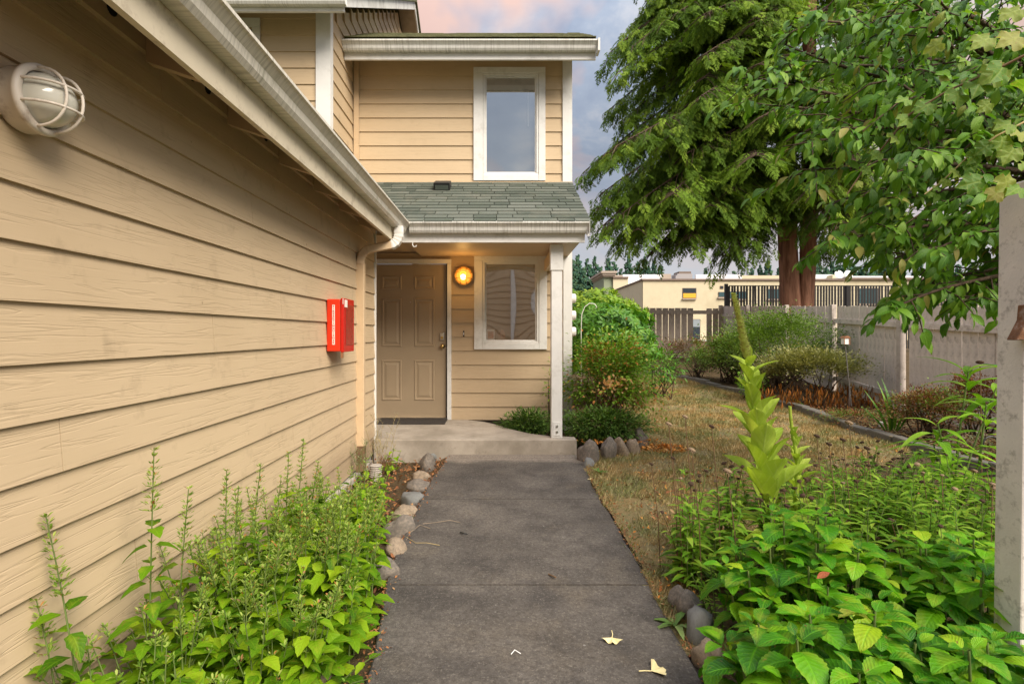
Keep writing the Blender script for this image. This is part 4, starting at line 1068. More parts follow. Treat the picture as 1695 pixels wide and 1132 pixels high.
def bough(base, tip, sag, nsub, width, parent, seed, th=.07):
    rs = random.Random(seed); base = Vector(base); tip = Vector(tip); pts = []
    n = 12; d = tip - base; side = d.cross(Vector((0, 0, 1))).normalized(); rs0 = rs.uniform(.2, 1.3)
    for i in range(n + 1):
        t = i / n; p = base.lerp(tip, t) + Vector((0, 0, 1)) * (sag * math.sin(math.pi * t ** .8)) + side * .55 * math.sin(t * 4 + seed) * t + Vector((0, 0, -.32 * t ** 4 * rs0))
        pts.append(p)
    limb = MB().tube(pts, [th * (1 - .85 * i / n) for i in range(n + 1)], 6)
    mm = [[], [], []]; tn = [[], [], []]; L = d.length
    for k in range(nsub):
        t = .14 + .86 * (k + rs.random()) / nsub; i = min(int(t * n), n - 1); p = pts[i].lerp(pts[i+1], t * n - i)
        fd = (pts[i+1] - pts[i]).normalized(); sg = 1 if k % 2 else -1
        a = R(rs.uniform(35, 70)); sd_ = side * sg
        bd = (fd * math.cos(a) + sd_ * math.sin(a)).normalized()
        sl = width * (1.15 - t) ** .55 * rs.uniform(.6, 1.1) * (.45 + .55 * min(1, t * 3))
        q = [p + bd * sl * u + Vector((0, 0, -.38 * sl * u * u - .03 * u)) for u in (0, .35, .7, 1)]
        limb.tube(q, [.016, .012, .008, .004], 4, caps=False)
        m = max(3, int(sl / .115))
        for j in range(m):
            u = (j + rs.random()) / m; pp = p + bd * sl * u + Vector((0, 0, -.38 * sl * u * u))
            s2 = 1 if j % 2 else -1; dd = (bd * rs.uniform(.4, 1) + side.cross(Vector((0,0,0))) + fd * s2 * rs.uniform(.1, .8) * (1 if sg > 0 else 1) + Vector((0, 0, -rs.uniform(.1, .75)))).normalized()
            s_ = rs.uniform(.24, .52); w_ = rs.randrange(3)
            mm[w_].append(np.array(frame(pp + Vector((rs.uniform(-.1, .1), rs.uniform(-.1, .1), rs.uniform(-.24, .08))), dd, (rs.uniform(-.3, .3), rs.uniform(-.3, .3), 1), s_)))
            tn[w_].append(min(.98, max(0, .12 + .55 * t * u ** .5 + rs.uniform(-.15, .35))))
    lo = limb.build('limb', M['bark2'], parent)
    vs = []; 
    for w_ in range(3):
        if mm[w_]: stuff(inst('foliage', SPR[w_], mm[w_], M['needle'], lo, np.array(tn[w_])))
rs = random.Random(3)
# boughs chosen so the crown keeps its lopsided outline: long drooping ones to the left
tips = [(985, 385, 15.5), (972, 350, 16.5), (990, 300, 15.3), (968, 272, 17.5), (1010, 240, 16), (1035, 180, 17), (1003, 175, 18), (1012, 125, 16.5), (1005, 90, 17.5), (1050, 60, 16),
        (1045, 20, 17.2), (1075, -20, 16.5), (1060, -60, 17.5), (1090, -110, 17), (1120, -180, 17), (1030, 330, 14.6), (1060, 400, 14.8), (1100, 425, 15.2), (1140, 415, 14.4),
        (1020, 400, 16.6), (1180, 425, 15.6), (1210, 440, 16.5), (1205, 385, 14.8), (1080, 350, 13.8), (1120, 300, 13.6), (1090, 220, 14.2), (1130, 150, 14), (1150, 80, 14.4), (1180, 10, 14.5), (1200, -60, 15),
        (1120, 230, 15.5), (1160, 340, 14.2), (1210, 260, 13.6), (1240, 180, 13.8), (1260, 90, 14), (1290, 10, 14), (1240, 300, 13.9),
        (1400, 390, 14.5), (1440, 400, 15.6), (1470, 370, 16), (1480, 330, 15), (1500, 420, 17.5), (1380, 420, 17.8), (1490, 270, 15), (1520, 210, 16), (1540, 150, 16), (1560, 80, 16), (1570, 0, 16), (1450, 250, 13.8),
        (1400, 180, 13.6), (1350, 120, 13.5), (1450, 100, 14), (1420, 10, 14), (1340, 200, 13.4), (1390, 290, 13.8), (1300, 200, 20.5), (1100, 280, 20.5), (1080, 120, 20.5), (1180, 360, 20.8), (1450, 350, 20.8), (1430, 200, 20.6), (1200, 60, 20.6), (1350, 30, 20.6), (1230, 340, 20.5), (1500, 100, 20.5)]
for k in range(30):   # fuller middle of the crown
    u = rs.random(); yy_ = rs.uniform(-20, 400); lft = 1010 + 60 * math.sin(yy_ * .02)
    tips.append((lft + 40 + (1290 - lft - 90) * u ** .8, yy_ - 30 * (yy_ > 340), rs.uniform(13.8, 20)))
for i, (x_, y_, Y) in enumerate(tips):
    if y_ > 360: y_ -= 26
    tip = P(x_, y_, Y); d = abs(x_ - 1317) / 53
    z0 = min(20, tip.z + .28 * d + rs.uniform(.0, .8)); z0 = max(z0, 6.2)
    tr = 8.98 if x_ < 1317 else 9.66
    bough((tr, 17.2, z0), tip, .10 * d + .1, int(30 + 6.5 * (tip - Vector((tr, 17.2, z0))).length), 1.55, ced, i)
# ------------------------------------------------------------------ stones and edging
def stone_mesh(seed, m):
    import bmesh
    bm = bmesh.new(); bmesh.ops.create_icosphere(bm, subdivisions=3, radius=1)
    for v in bm.verts:
        v.co = Vector([math.copysign(abs(c) ** .78, c) for c in v.co])
        n = noise.noise(v.co * 1.1 + Vector((seed * 7.3, 0, 0))) * .30 + noise.noise(v.co * 2.4 + Vector((0, seed * 3.1, 0))) * .16
        f = 1 + n; v.co *= f
        # a few flattened faces
        for k in range(3):
            d = Vector((math.sin(seed * 3 + k * 2.1), math.cos(seed + k * 1.7), math.sin(k + seed) * .6)).normalized()
            q = v.co.dot(d)
            if q > .72: v.co -= d * (q - .72) * .85
    me = D.meshes.new('stone'); bm.to_mesh(me); bm.free()
    me.polygons.foreach_set('use_smooth', [True] * len(me.polygons)); me.materials.append(m); return me
SM = [stone_mesh(i, M[('stoneg', 'stone', 'stonet')[i % 3]]) for i in range(6)]
def stone(px_, py_, w_, h_, label, k, group=None, rot=0, dep=1.0):
    """px, py: foot of the stone in the photograph; w_, h_ its size there"""
    g_ = G(px_, py_); s = g_.y / F; rx = w_ * .47 * s; rz = h_ * .60 * s; g_.y += rx * .6
    o = D.objects.new('border_stone', SM[k % 6]); COL.objects.link(o)
    o.matrix_basis = Matrix.Translation((g_.x, g_.y, H(g_.x, g_.y) + rz * .30)) @ Matrix.Rotation(rot, 4, 'Z') @ Matrix.Rotation(.15 * math.sin(k * 3), 4, 'X') @ Matrix.Diagonal((rx, rx * dep, rz, 1))
    tag(o, label, 'stone', group); return o
for a in [
 (978, 766, 40, 44, 'dark stone next to the porch step corner, leftmost of the upright row', 1, 0), (1008, 760, 34, 40, 'second upright stone in the row right of the porch step', 4, 1),
 (1030, 755, 30, 38, 'middle upright stone in the row right of the porch step', 2, 2), (1050, 752, 24, 30, 'small fourth stone in the row right of the porch step', 5, 3), (1062, 742, 28, 40, 'tall last stone of the upright row beside the orange leaves', 1, 4),
 (975, 773, 26, 17, 'small pale stone lying low at the path corner', 0, 5),
 (718, 762, 36, 20, 'flat pale grey stone by the porch step at the head of the left border', 3, 1), (706, 777, 40, 30, 'light tan stone below the flat one by the porch step', 1, 2), (697, 800, 38, 24, 'brown stone in the left border between leaf litter', 2, 3),
 (693, 818, 48, 24, 'low grey brown stone in the left border by the second path joint', 4, 4), (680, 838, 56, 24, 'wide flat dark stone in the left border', 3, 5), (668, 862, 46, 26, 'rounded dark stone in the left border beside the dandelion', 5, 6),
 (664, 892, 60, 42, 'large dark stone in the left border behind the green plants', 1, 7), (652, 925, 52, 36, 'dark stone half hidden by the left green plants', 2, 8), (632, 965, 60, 40, 'stone mostly hidden under the left green plants', 4, 9),
 (498, 1150, 130, 50, 'flat grey stone at the bottom edge of the picture under the left plants', 2, 1),
 (1128, 1008, 44, 40, 'dark stone at the right edge of the path behind the brown one', 1, 2), (1146, 1030, 50, 52, 'brown rounded stone at the right path edge', 4, 3), (1163, 1066, 62, 70, 'grey lichened stone at the right path edge under the hydrangea', 3, 4), (1178, 1110, 56, 50, 'lowest stone at the right path edge under the hydrangea', 5, 5),
]: stone(*a[:6], rot=a[6], dep=.8)

ge = thing('garden_edging', 'low curved concrete edging between the dry lawn and the fence bed', 'edging', (4.6, 6, 0))
def chain(pts, step):
    out = [Vector((*pts[0], 0))]; acc = 0
    for (a, b) in zip(pts, pts[1:]):
        A, B = Vector((*a, 0)), Vector((*b, 0)); n = max(1, int((B - A).length / .05))
        for i in range(1, n + 1):
            p = A.lerp(B, i / n)
            if (p - out[-1]).length >= step: out.append(p)
    return out
ch = chain(EDGE, .42)
for a, b in zip(ch, ch[1:]):
    d = (b - a); L = d.length; d.normalize(); m = (a + b) / 2
    hh = random.uniform(.075, .12); wd = random.uniform(.05, .075)
    mb = MB().box(-L/2 + .006, -wd, -.06, L/2 - .006, wd, hh); 
    o = mb.build('edging_stone', M['edge'], ge, bevel=.018)
    o.matrix_basis = Matrix.Translation((m.x, m.y, H(m.x, m.y))) @ Matrix.Rotation(math.atan2(d.y, d.x) + random.uniform(-.05, .05), 4, 'Z') @ Matrix.Rotation(random.uniform(-.05, .05), 4, 'Y')

# ------------------------------------------------------------------ leaf litter
curl = leaf_tpl(.55, 4, .5, -.35, .45)
def litter(name, region, n, m, size, label, cat='leaf litter', up=.0, tall=.02):
    mm = []
    while len(mm) < n:
        r = region()
        if r is None: continue
        x, y = r; a = random.random() * 6.28
        mm.append(np.array(frame((x, y, H(x, y) + up + random.uniform(.002, tall)), (math.cos(a), math.sin(a), random.uniform(-.2, .5)), (random.uniform(-.7, .7), random.uniform(-.7, .7), 1), random.uniform(*size))))
    o = inst(name, curl, mm, m); tag(stuff(o), label, cat); return o
M['leafor'] = m_leaf('orange fallen leaves', [(0, (.16, .05, .015)), (.3, (.42, .14, .02)), (.7, (.66, .27, .045)), (1, (.60, .38, .15))], .8, .15, .3)
M['leafbr'] = m_leaf('brown fallen leaves', [(0, (.10, .04, .02)), (.4, (.24, .09, .035)), (.8, (.38, .17, .06)), (1, (.36, .25, .13))], .85, .1, .3)
def blob(cx_, cy_, rx, ry):
    def f():
        a = random.random() * 6.28; r = random.random() ** .6; return cx_ + rx * r * math.cos(a), cy_ + ry * r * math.sin(a)
    return f
g1 = G(1100, 745)
mm = []
for i in range(330):
    a = random.random() * 6.28; r = random.random() ** .7; x = g1.x + .27 * r * math.cos(a) ; y = g1.y + .22 * r * math.sin(a)
    t = random.random() * 6.28
    mm.append(np.array(frame((x, y, H(x, y) + .012 + .05 * (1 - r) * random.random()), (math.cos(t), math.sin(t), random.uniform(-.2, .5)), (random.uniform(-.8, .8), random.uniform(-.8, .8), 1), random.uniform(.025, .05))))
tag(stuff(inst('fallen_leaves', curl, mm, M['leafor'])), 'bright orange heap of dry leaves on the lawn beside the stone row', 'leaf heap')
litter('fallen_leaves', blob(1.25, 6.05, .55, .16), 160, M['leafor'], (.02, .04), 'orange dry leaves under the rose bush behind the stone row', up=.08)
litter('fallen_leaves', lambda: (random.uniform(-1.33, -.62), random.uniform(1.6, 5.75)), 1500, M['leafbr'], (.015, .04), 'red brown leaf litter on the soil between garage wall and path', tall=.03)
litter('fallen_leaves', lambda: (path_l(y_ := random.uniform(1.2, 5.6)) + random.gauss(-.01, .03), y_), 900, M['leafbr'], (.008, .020), 'rust coloured leaf crumbs along the left edge of the path', up=.004)
litter('fallen_leaves', lambda: (path_r(y_ := random.uniform(1.3, 5.7)) + abs(random.gauss(0, .05)) - .01, y_), 700, M['leafbr'], (.008, .020), 'brown leaf crumbs along the right edge of the path', up=.004)
litter('fallen_leaves', lambda: (edge_x(y_ := random.uniform(4.5, 9.5)) + random.uniform(.05, 1.5), y_), 2600, M['leafbr'], (.02, .05), 'dry brown debris covering the fence bed', tall=.06)
litter('fallen_leaves', lambda: (random.uniform(1.0, 4.5), random.uniform(1.8, 5.0)), 1500, M['leafbr'], (.02, .045), 'brown debris on the soil under the perennials', tall=.03)
def lawn_leaf():
    y = 2.6 + 10.5 * random.random() ** 1.5; x = .7 + 4.2 * random.random()
    return (x, y) if in_lawn(x, y) else None
litter('fallen_leaves', lawn_leaf, 1600, M['leafor'], (.010, .026), 'scattered small orange leaves over the dry lawn', up=.012)
tw = MB()
for i in range(260):
    y = 5.6 + 3.2 * random.random(); x = edge_x(y) + .1 + 1.2 * random.random(); a = random.random() * 6.28; L = random.uniform(.1, .35)
    z = H(x, y) + random.uniform(.02, .06); c, s = math.cos(a) * L, math.sin(a) * L
    tw.tube([(x, y, z), (x + c * .5, y + s * .5, z + random.uniform(.0, .06)), (x + c, y + s, z + random.uniform(-.02, .04))], .0035, 3, caps=False)
tag(stuff(tw.build('dry_stems', M['straw'])), 'straw coloured dead stems lying over the fence bed', 'dead stems')

tf = []
for i in range(420):
    q = lawn_leaf()
    if not q: continue
    for k in range(9):
        a = random.random() * 6.28; x, y = q[0] + random.gauss(0, .03), q[1] + random.gauss(0, .03)
        tf.append(np.array(frame((x, y, H(x, y)), (math.cos(a), math.sin(a), random.uniform(.6, 2)), (random.random(), random.random(), 1), random.uniform(.03, .075), .006)))
M['tuft'] = m_leaf('green tuft', [(0, (.10, .16, .03)), (.5, (.19, .27, .05)), (1, (.33, .36, .11))], .7, .3, 0)
tag(stuff(inst('grass_tufts', bt, tf, M['tuft'])), 'sparse greener tufts of grass standing out of the dry lawn', 'grass')
# ginkgo leaves on the path
def fan_leaf(px_, py_, a, s, label):
    g_ = G(px_, py_); v = [(0, 0, 0)]; n = 12
    for i in range(n + 1):
        t = -1.05 + 2.1 * i / n; r = .92 + .10 * math.cos(t * 6) - (.18 if abs(t) < .12 else 0)
        v.append((math.sin(t) * r, math.cos(t) * r, .10 * math.sin(i * 1.3) + .16 * t * t))
    o = MB().add(v, [(0, i, i + 1) for i in range(1, n + 1)]).build('fallen_leaf', M['ivory'])
    MB().tube([(0, .02, .0), (-.08, -.45, .05), (-.02, -.85, .12)], .035, 5).build('stalk', M['ivory'], o)
    o.matrix_basis = Matrix.Translation((g_.x, g_.y, .014)) @ Matrix.Rotation(a, 4, 'Z') @ Matrix.Scale(s, 4); tag(o, label, 'leaf')
fan_leaf(1013, 1060, R(172), .052, 'pale yellow fan shaped leaf lying stalk up on the path')
fan_leaf(1078, 1116, R(-75), .060, 'pale yellow fan leaf lying sideways at the bottom of the path')
fan_leaf(978, 796, R(40), .03, 'small pale green leaf at the lawn side of the path near the step')
def twig(pts, m, r, label):
    q = [G(x, y) + Vector((0, 0, .014 + .008 * (i % 2))) for i, (x, y) in enumerate(pts)]
    tag(MB().tube(q, r, 5).build('twig', m), label, 'twig')
twig([(762, 868), (745, 866), (720, 868), (700, 872)], M['stonet'], .0020, 'long straight orange twig reaching onto the path from the left border')
twig([(712, 878), (695, 874), (680, 884), (672, 900)], M['stonet'], .0022, 'bent orange twig at the left path edge under the long one')
twig([(728, 906), (706, 904), (688, 902), (672, 894)], M['straw'], .0018, 'thin pale twig at the left path edge, lowest of the three')
twig([(762, 884), (768, 888), (774, 887)], M['dark'], .004, 'tiny black twig lying on the path')
twig([(908, 954), (920, 962)], M['stembr'], .004, 'short dark stick on the path in the second slab')
twig([(846, 1088), (852, 1084), (862, 1087)], M['tagw'], .0018, 'bent white scrap of wire on the path near the bottom')

# ------------------------------------------------------------------ plant builders
RIMG = random.Random(11)
def stalk(name, pts, r0, r1, m, parent, n=5):
    k = len(pts); return MB().tube(pts, [r0 + (r1 - r0) * i / (k - 1) for i in range(k)], n, caps=False).build(name, m, parent, smooth=True)
def curve(p, lean, h, n=6, rs=RIMG, bend=1.6):
    p = Vector(p); return [p + Vector((lean[0] * (t ** bend), lean[1] * (t ** bend), h * t)) for t in [i / n for i in range(n + 1)]]
def on(pts, t):
    k = t * (len(pts) - 1); i = min(int(k), len(pts) - 2); return pts[i].lerp(pts[i+1], k - i)

# left bed: upright mint-like plants with leaf pairs and pale flower spikes
M['mint'] = m_leaf('mint leaf', [(0, (.04, .12, .004)), (.35, (.11, .25, .006)), (.7, (.20, .37, .008)), (1, (.33, .48, .015))], .55, .4, .5, 6, spec=.2, blem=.35)
M['calyx'] = m_leaf('pale green calyx', [(0, (.12, .24, .02)), (.5, (.24, .36, .04)), (1, (.40, .46, .11))], .7, .3, 0)
M['spent'] = m_leaf('spent orange bract', [(0, (.28, .10, .03)), (.5, (.48, .22, .05)), (1, (.26, .18, .12))], .8, .2, 0)
MINT = [leaf_tpl(.62, 6, .22, c, .36, .10, .85) for c in (.25, .45, .1)]
MINTM = [tpl_mesh('leaf', t, M['mint']) for t in MINT]
CAL = leaf_tpl(.42, 3, .5, -.1, .55)
def mint(name, label, spots, group=None, cat='plant'):
    x0, y0 = spots[0][0], spots[0][1]
    t = thing(name, label, cat, (x0, y0, H(x0, y0)), group)
    for i_, (x, y, h, lx, ly) in enumerate(spots):
        rs = RIMG; pts = curve((x, y, H(x, y) - .01), (lx, ly), h); st_ = stalk('stem', pts, .0042, .0016, M['stem'], t)
        z = rs.uniform(.03, .08); k = 0; cal = []; spn = []
        tl = rs.uniform(.66, .76) if h > .45 else rs.uniform(.78, .92)
        a0 = rs.random() * 3
        while z < h * tl:
            u = z / h; p = on(pts, u); s = (.108 * (1 - u) ** .5 + .018) * rs.uniform(.8, 1.15) * (1 if h > .4 else .85)
            for sg in (0, math.pi):
                a = a0 + k * math.pi / 2 + sg + rs.uniform(-.35, .35)
                dd = Vector((math.cos(a), math.sin(a), rs.uniform(-.45, .30)))
                pp = p + Vector((math.cos(a), math.sin(a), .25)) * .012
                place('leaf', rs.choice(MINTM), frame(pp, dd, (0, 0, 1), s), st_)
            if rs.random() < .3 and u > .2:
                for q in range(5): spn.append(np.array(frame(p, (rs.uniform(-1, 1), rs.uniform(-1, 1), rs.uniform(-.2, .7)), (0, 0, 1), rs.uniform(.007, .013))))
            if u > .45 and rs.random() < .7:
                for q in range(3):
                    a = rs.random() * 6.28; cal.append(np.array(frame(p + Vector((0, 0, .01)), (math.cos(a), math.sin(a), .9), (0, 0, 1), rs.uniform(.012, .026))))
            z += (.078 - .03 * u) * rs.uniform(.8, 1.2); k += 1
        while z < h:
            u = z / h; p = on(pts, u); dz = (u - tl) / (1 - tl); rr = .038 * (1 - dz) ** .7 + .007
            for q in range(int(14 * (1 - .5 * dz))):
                a = rs.random() * 6.28; L = rr * rs.uniform(.3, 1)
                d_ = (math.cos(a), math.sin(a), rs.uniform(.2, 1.1))
                (spn if rs.random() < .09 else cal).append(np.array(frame(p + Vector((math.cos(a), math.sin(a), .3)) * L * .6, d_, (0, 0, 1), rs.uniform(.011, .021))))
            for sg in (0, math.pi):
                a = a0 + k * 1.57 + sg
                cal.append(np.array(frame(p, (math.cos(a), math.sin(a), .2), (0, 0, 1), .030 * (1 - dz) + .006)))
            z += rs.uniform(.016, .026) ; k += 1
        if cal: stuff(inst('flower_spike', CAL, cal, M['calyx'], st_))
        if spn: stuff(inst('spent_bracts', CAL, spn, M['spent'], st_))
def mspots(cx_, cy_, rx, ry, n, h0, h1, lean=.05):
    out = []
    for i in range(n):
        a = RIMG.random() * 6.28; r = RIMG.random() ** .5
        x, y = cx_ + rx * r * math.cos(a), cy_ + ry * r * math.sin(a); x = max(x, -1.33)
        out.append((x, y, RIMG.uniform(h0, h1) * 1.12, (x - cx_) * .6 + RIMG.gauss(0, lean), (y - cy_) * .4 + RIMG.gauss(0, lean)))
    return out
def tall(px_, py_, Y, basex, lean=0.0):
    p = P(px_, py_, Y); x = basex; return (x, Y, p.z - H(x, Y), p.x - x, 0)
mint('mint_plant', 'lone thin leafy plant at far left against the garage wall', [tall(75, 845, 1.62, -1.24), tall(60, 985, 1.60, -1.28)] + mspots(-1.22, 1.66, .10, .08, 12, .14, .26))
mint('mint_plant', 'tallest left plant, its single spike rising high against the siding', [tall(255, 735, 1.88, -1.22), tall(312, 805, 1.95, -1.17)] + mspots(-1.15, 1.86, .14, .12, 16, .26, .44))
mint('mint_plant', 'left plant with brown tinged spikes between the tallest one and the clump', [tall(375, 775, 2.20, -1.12), tall(395, 800, 2.25, -1.12), tall(432, 762, 2.35, -1.10)] + mspots(-1.1, 2.2, .16, .16, 18, .34, .52))
mint('mint_plant', 'front plant with broad bright leaves at the bottom left edge', mspots(-1.08, 1.66, .20, .10, 22, .20, .36))
mint('mint_plant', 'broad leafed bright green plant at the bottom centre left above the flat stone', mspots(-.80, 1.92, .19, .15, 32, .24, .42))
mint('mint_plant', 'left plant whose tall twin spikes stand in front of the siding at mid clump', [tall(478, 745, 2.70, -1.08), tall(503, 722, 2.75, -1.05), tall(527, 760, 2.8, -1.02)] + mspots(-1.05, 2.6, .18, .20, 22, .38, .56))
mint('mint_plant', 'dense bright green plant in the middle of the left clump', mspots(-.96, 2.17, .18, .18, 24, .38, .56))
mint('mint_plant', 'dense plant with pale flower spikes leaning over the stones by the path', mspots(-.80, 2.40, .15, .20, 22, .38, .58, .07))
mint('mint_plant', 'leafy plant spilling over the border stones onto the path edge', mspots(-.66, 2.35, .09, .34, 24, .22, .38, .05))
mint('mint_plant', 'yellowish flowering plant behind the dense ones beside the path edge', mspots(-.83, 2.85, .16, .22, 30, .32, .48, .06))
mint('mint_plant', 'pale yellow green plant in the rear of the left clump against the foundation', mspots(-1.05, 3.2, .2, .26, 30, .32, .46, .05))
mint('mint_plant', 'rearmost low plant of the left clump, thin and pale', mspots(-1.0, 3.75, .2, .28, 24, .20, .38, .04))
mint('mint_plant', 'small side shoot creeping onto the path at the bottom left', [(-.62, 1.98, .10, .16, -.05), (-.60, 2.0, .15, .17, .0), (-.62, 1.95, .06, .12, -.04)])
mint('mint_plant', 'small bright green weed standing beside the porch step', [(-1.08, 5.32, .26, .03, 0), (-1.04, 5.34, .20, .05, 0), (-1.10, 5.30, .16, -.03, 0)])

# dandelion and low weeds
M['weed'] = m_leaf('weed leaf', [(0, (.10, .20, .03)), (.5, (.17, .29, .06)), (1, (.28, .36, .12))], .6, .3, .5)
LNC = leaf_tpl(.24, 6, .25, .45, .55, .12); LNCM = tpl_mesh('leaf', LNC, M['weed'])
def rosette(px_, py_, n, L, label, me=LNCM, el=(.1, .9)):
    g_ = G(px_, py_); t = thing('weed', label, 'weed', g_)
    for i in range(n):
        a = i * 2.4 + random.random() * .5; e = random.uniform(*el)
        place('leaf', me, frame(g_ + Vector((0, 0, .01)), (math.cos(a), math.sin(a), e), (0, 0, 1), L * random.uniform(.6, 1.1)), t)
rosette(672, 862, 15, .13, 'pale dandelion rosette between the left border stones')
rosette(1118, 1040, 12, .12, 'small green weed at the right edge of the path beside the stones')
rosette(1172, 962, 14, .15, 'grassy tuft at the right edge of the path by the last joint', el=(.5, 1.6))
rosette(992, 785, 12, .09, 'small grass tuft where the lawn meets the path by the step', el=(.5, 1.6))
# wispy dry weeds beside the downspout
def wispy(name, cx_, cy_, rx, n, h, label, m1, m2, cat='weed'):
    t = thing(name, label, cat, (cx_, cy_, H(cx_, cy_))); mb = MB(); mm = []
    for i in range(n):
        x = cx_ + random.gauss(0, rx); y = cy_ + random.gauss(0, rx); hh = h * random.uniform(.5, 1)
        pts = curve((x, y, H(x, y)), (random.gauss(0, .07), random.gauss(0, .05)), hh, 5); mb.tube(pts, [.0022, .002, .0018, .0015, .0012, .001], 3, caps=False)
        for k in range(14):
            u = random.uniform(.35, 1); p = on(pts, u); a = random.random() * 6.28; d_ = Vector((math.cos(a), math.sin(a), 1.2)).normalized(); L = random.uniform(.03, .08)
            mb.tube([p, p + d_ * L], [.0012, .0008], 3, caps=False)
            for q in range(4): mm.append(np.array(frame(p + d_ * L * random.uniform(.3, 1), (random.uniform(-1, 1), random.uniform(-1, 1), .6), (0, 0, 1), random.uniform(.006, .014))))
    mb.build('stem', m1, t); stuff(inst('seed_heads', CAL, mm, m2, t))
M['greywisp'] = m_leaf('grey seed fluff', [(0, (.22, .22, .14)), (.5, (.34, .34, .22)), (1, (.46, .45, .34))], .8, .3, 0)
wispy('dry_weed', -1.21, 5.45, .045, 12, .55, 'wispy grey seeding weed between the downspout and the porch step', M['straw'], M['greywisp'])
wispy('dry_weed', -1.27, 4.95, .03, 8, .42, 'wispy green weed growing at the foot of the downspout', M['stem'], M['greywisp'])
wispy('dry_weed', -1.13, 5.28, .05, 7, .16, 'low reddish weed on the soil before the porch step', M['stembr'], M['leafbr'])

# ------------------------------------------------------------------ hydrangeas, front right
M['hydr'] = m_leaf('hydrangea leaf', [(0, (.018, .10, .003)), (.35, (.05, .21, .005)), (.7, (.12, .34, .007)), (.9, (.21, .43, .01)), (1, (.38, .50, .02))], .42, .32, .7, 8, spec=.28, blem=.25)
M['hydry'] = m_leaf('yellowing hydrangea leaf', [(0, (.34, .44, .04)), (1, (.50, .50, .06))], .4, .3, .7, 7, spot=(.45, .18, .06))
HY = [leaf_tpl(.66, 16, f, c, .45, .05, .8, .016) for f, c in ((.22, .35), (.30, .18), (.12, .5), (.25, .28))]
HYM = [tpl_mesh('leaf', t, M['hydr']) for t in HY]; HYY = tpl_mesh('leaf', HY[1], M['hydry']); RED = tpl_mesh('leaf', leaf_tpl(.5, 5, .6, -.3), M['rust'])
def hydrangea(label, cx_, cy_, rx, ry, hgt, n, Ls=.125, yel=.03):
    t = thing('hydrangea', label, 'bush', (cx_, cy_, 0)); rs = random.Random(int(cx_ * 100))
    for i in range(n):
        a = i * 2.399; r = ((i + .5) / n) ** .5
        x, y = cx_ + rx * r * math.cos(a) + rs.gauss(0, .02), cy_ + ry * r * math.sin(a) + rs.gauss(0, .02)
        z = hgt * (1 - .50 * r ** 2.5) * rs.uniform(.82, 1.06)
        b = Vector((cx_ + (x - cx_) * .45, cy_ + (y - cy_) * .45, 0)); tp = Vector((x, y, z)); md = b.lerp(tp, .5) + Vector(((x - cx_) * .2, (y - cy_) * .2, 0))
        pts = [b, b.lerp(md, .6), md, md.lerp(tp, .6), tp]; st_ = stalk('stem', pts, .0065, .0035, M['stem'], t, 6)
        ax = (tp - md).normalized(); a0 = rs.random() * 3
        for k, (u, s) in enumerate(((1.0, .42), (.975, .68), (.90, .95), (.76, 1.05), (.58, 1.0), (.40, .9))):
            p = on(pts, u)
            for sg in (0, math.pi):
                aa = a0 + k * 1.57 + sg + rs.uniform(-.25, .25)
                e = (.75, .30, .02, -.15, -.3, -.35)[k] + rs.uniform(-.15, .2)
                dd = Vector((math.cos(aa), math.sin(aa), e))
                pp = p + Vector((math.cos(aa), math.sin(aa), .1)) * .02
                me = HYY if (rs.random() < yel and k > 1) else rs.choice(HYM)
                place('leaf', me, frame(pp, dd, (rs.uniform(-.15, .15), rs.uniform(-.15, .15), 1), Ls * s * rs.uniform(.8, 1.1)), st_)
    return t
hydrangea('wide hydrangea bush with glossy serrated leaves in the right foreground', 1.10, 1.72, .40, .30, .40, 24, .135)
hydrangea('hydrangea at the bottom right corner beside the white post', 1.50, 1.60, .28, .24, .38, 20, .13, .05)
hydrangea('hydrangea behind the foreground one, its shoots standing tallest', 1.25, 2.22, .38, .26, .55, 22, .12)
hydrangea('darker hydrangea growing behind the white post', 1.80, 2.12, .26, .28, .50, 18, .13)
t = thing('fallen_leaf', 'small rust red dry leaf caught on top of the hydrangea', 'leaf', P(1362, 955, 1.72))
place('blade', RED, frame(P(1352, 957, 1.70), (1, .2, .1), (0, -.4, 1), .045), t)

# ------------------------------------------------------------------ perennials with dead heads
M['per'] = m_leaf('perennial leaf', [(0, (.05, .15, .01)), (.5, (.14, .30, .018)), (1, (.29, .44, .05))], .55, .35, .4, 5, spec=.2, blem=.4)
PER = leaf_tpl(.30, 6, .25, .45, .45); PERM = tpl_mesh('leaf', PER, M['per'])
HEADM = None
def head_mesh():
    mb = MB(); mb.lathe([(.002, -.010), (.016, -.006), (.022, .001), (.019, .008), (.009, .012), (0, .013)], Matrix.Identity(4), 10)
    rs = random.Random(2)
    for i in range(13):
        a = i * .483; c, s = math.cos(a), math.sin(a); r1 = rs.uniform(.024, .034); z = rs.uniform(-.018, .004)
        mb.add([(c*.017 - s*.003, s*.017 + c*.003, -.002), (c*.017 + s*.003, s*.017 - c*.003, -.002), (c*r1, s*r1, z)], [(0, 1, 2)])
    me = D.meshes.new('seed_head'); me.from_pydata(mb.v, [], mb.f); me.materials.append(M['head']); return me
HEADM = head_mesh()
M['headp'] = m_plain('pale dried petals', (.24, .165, .10), .9, .3, 40, .5)
HEADP = HEADM.copy(); HEADP.materials.clear(); HEADP.materials.append(M['headp'])
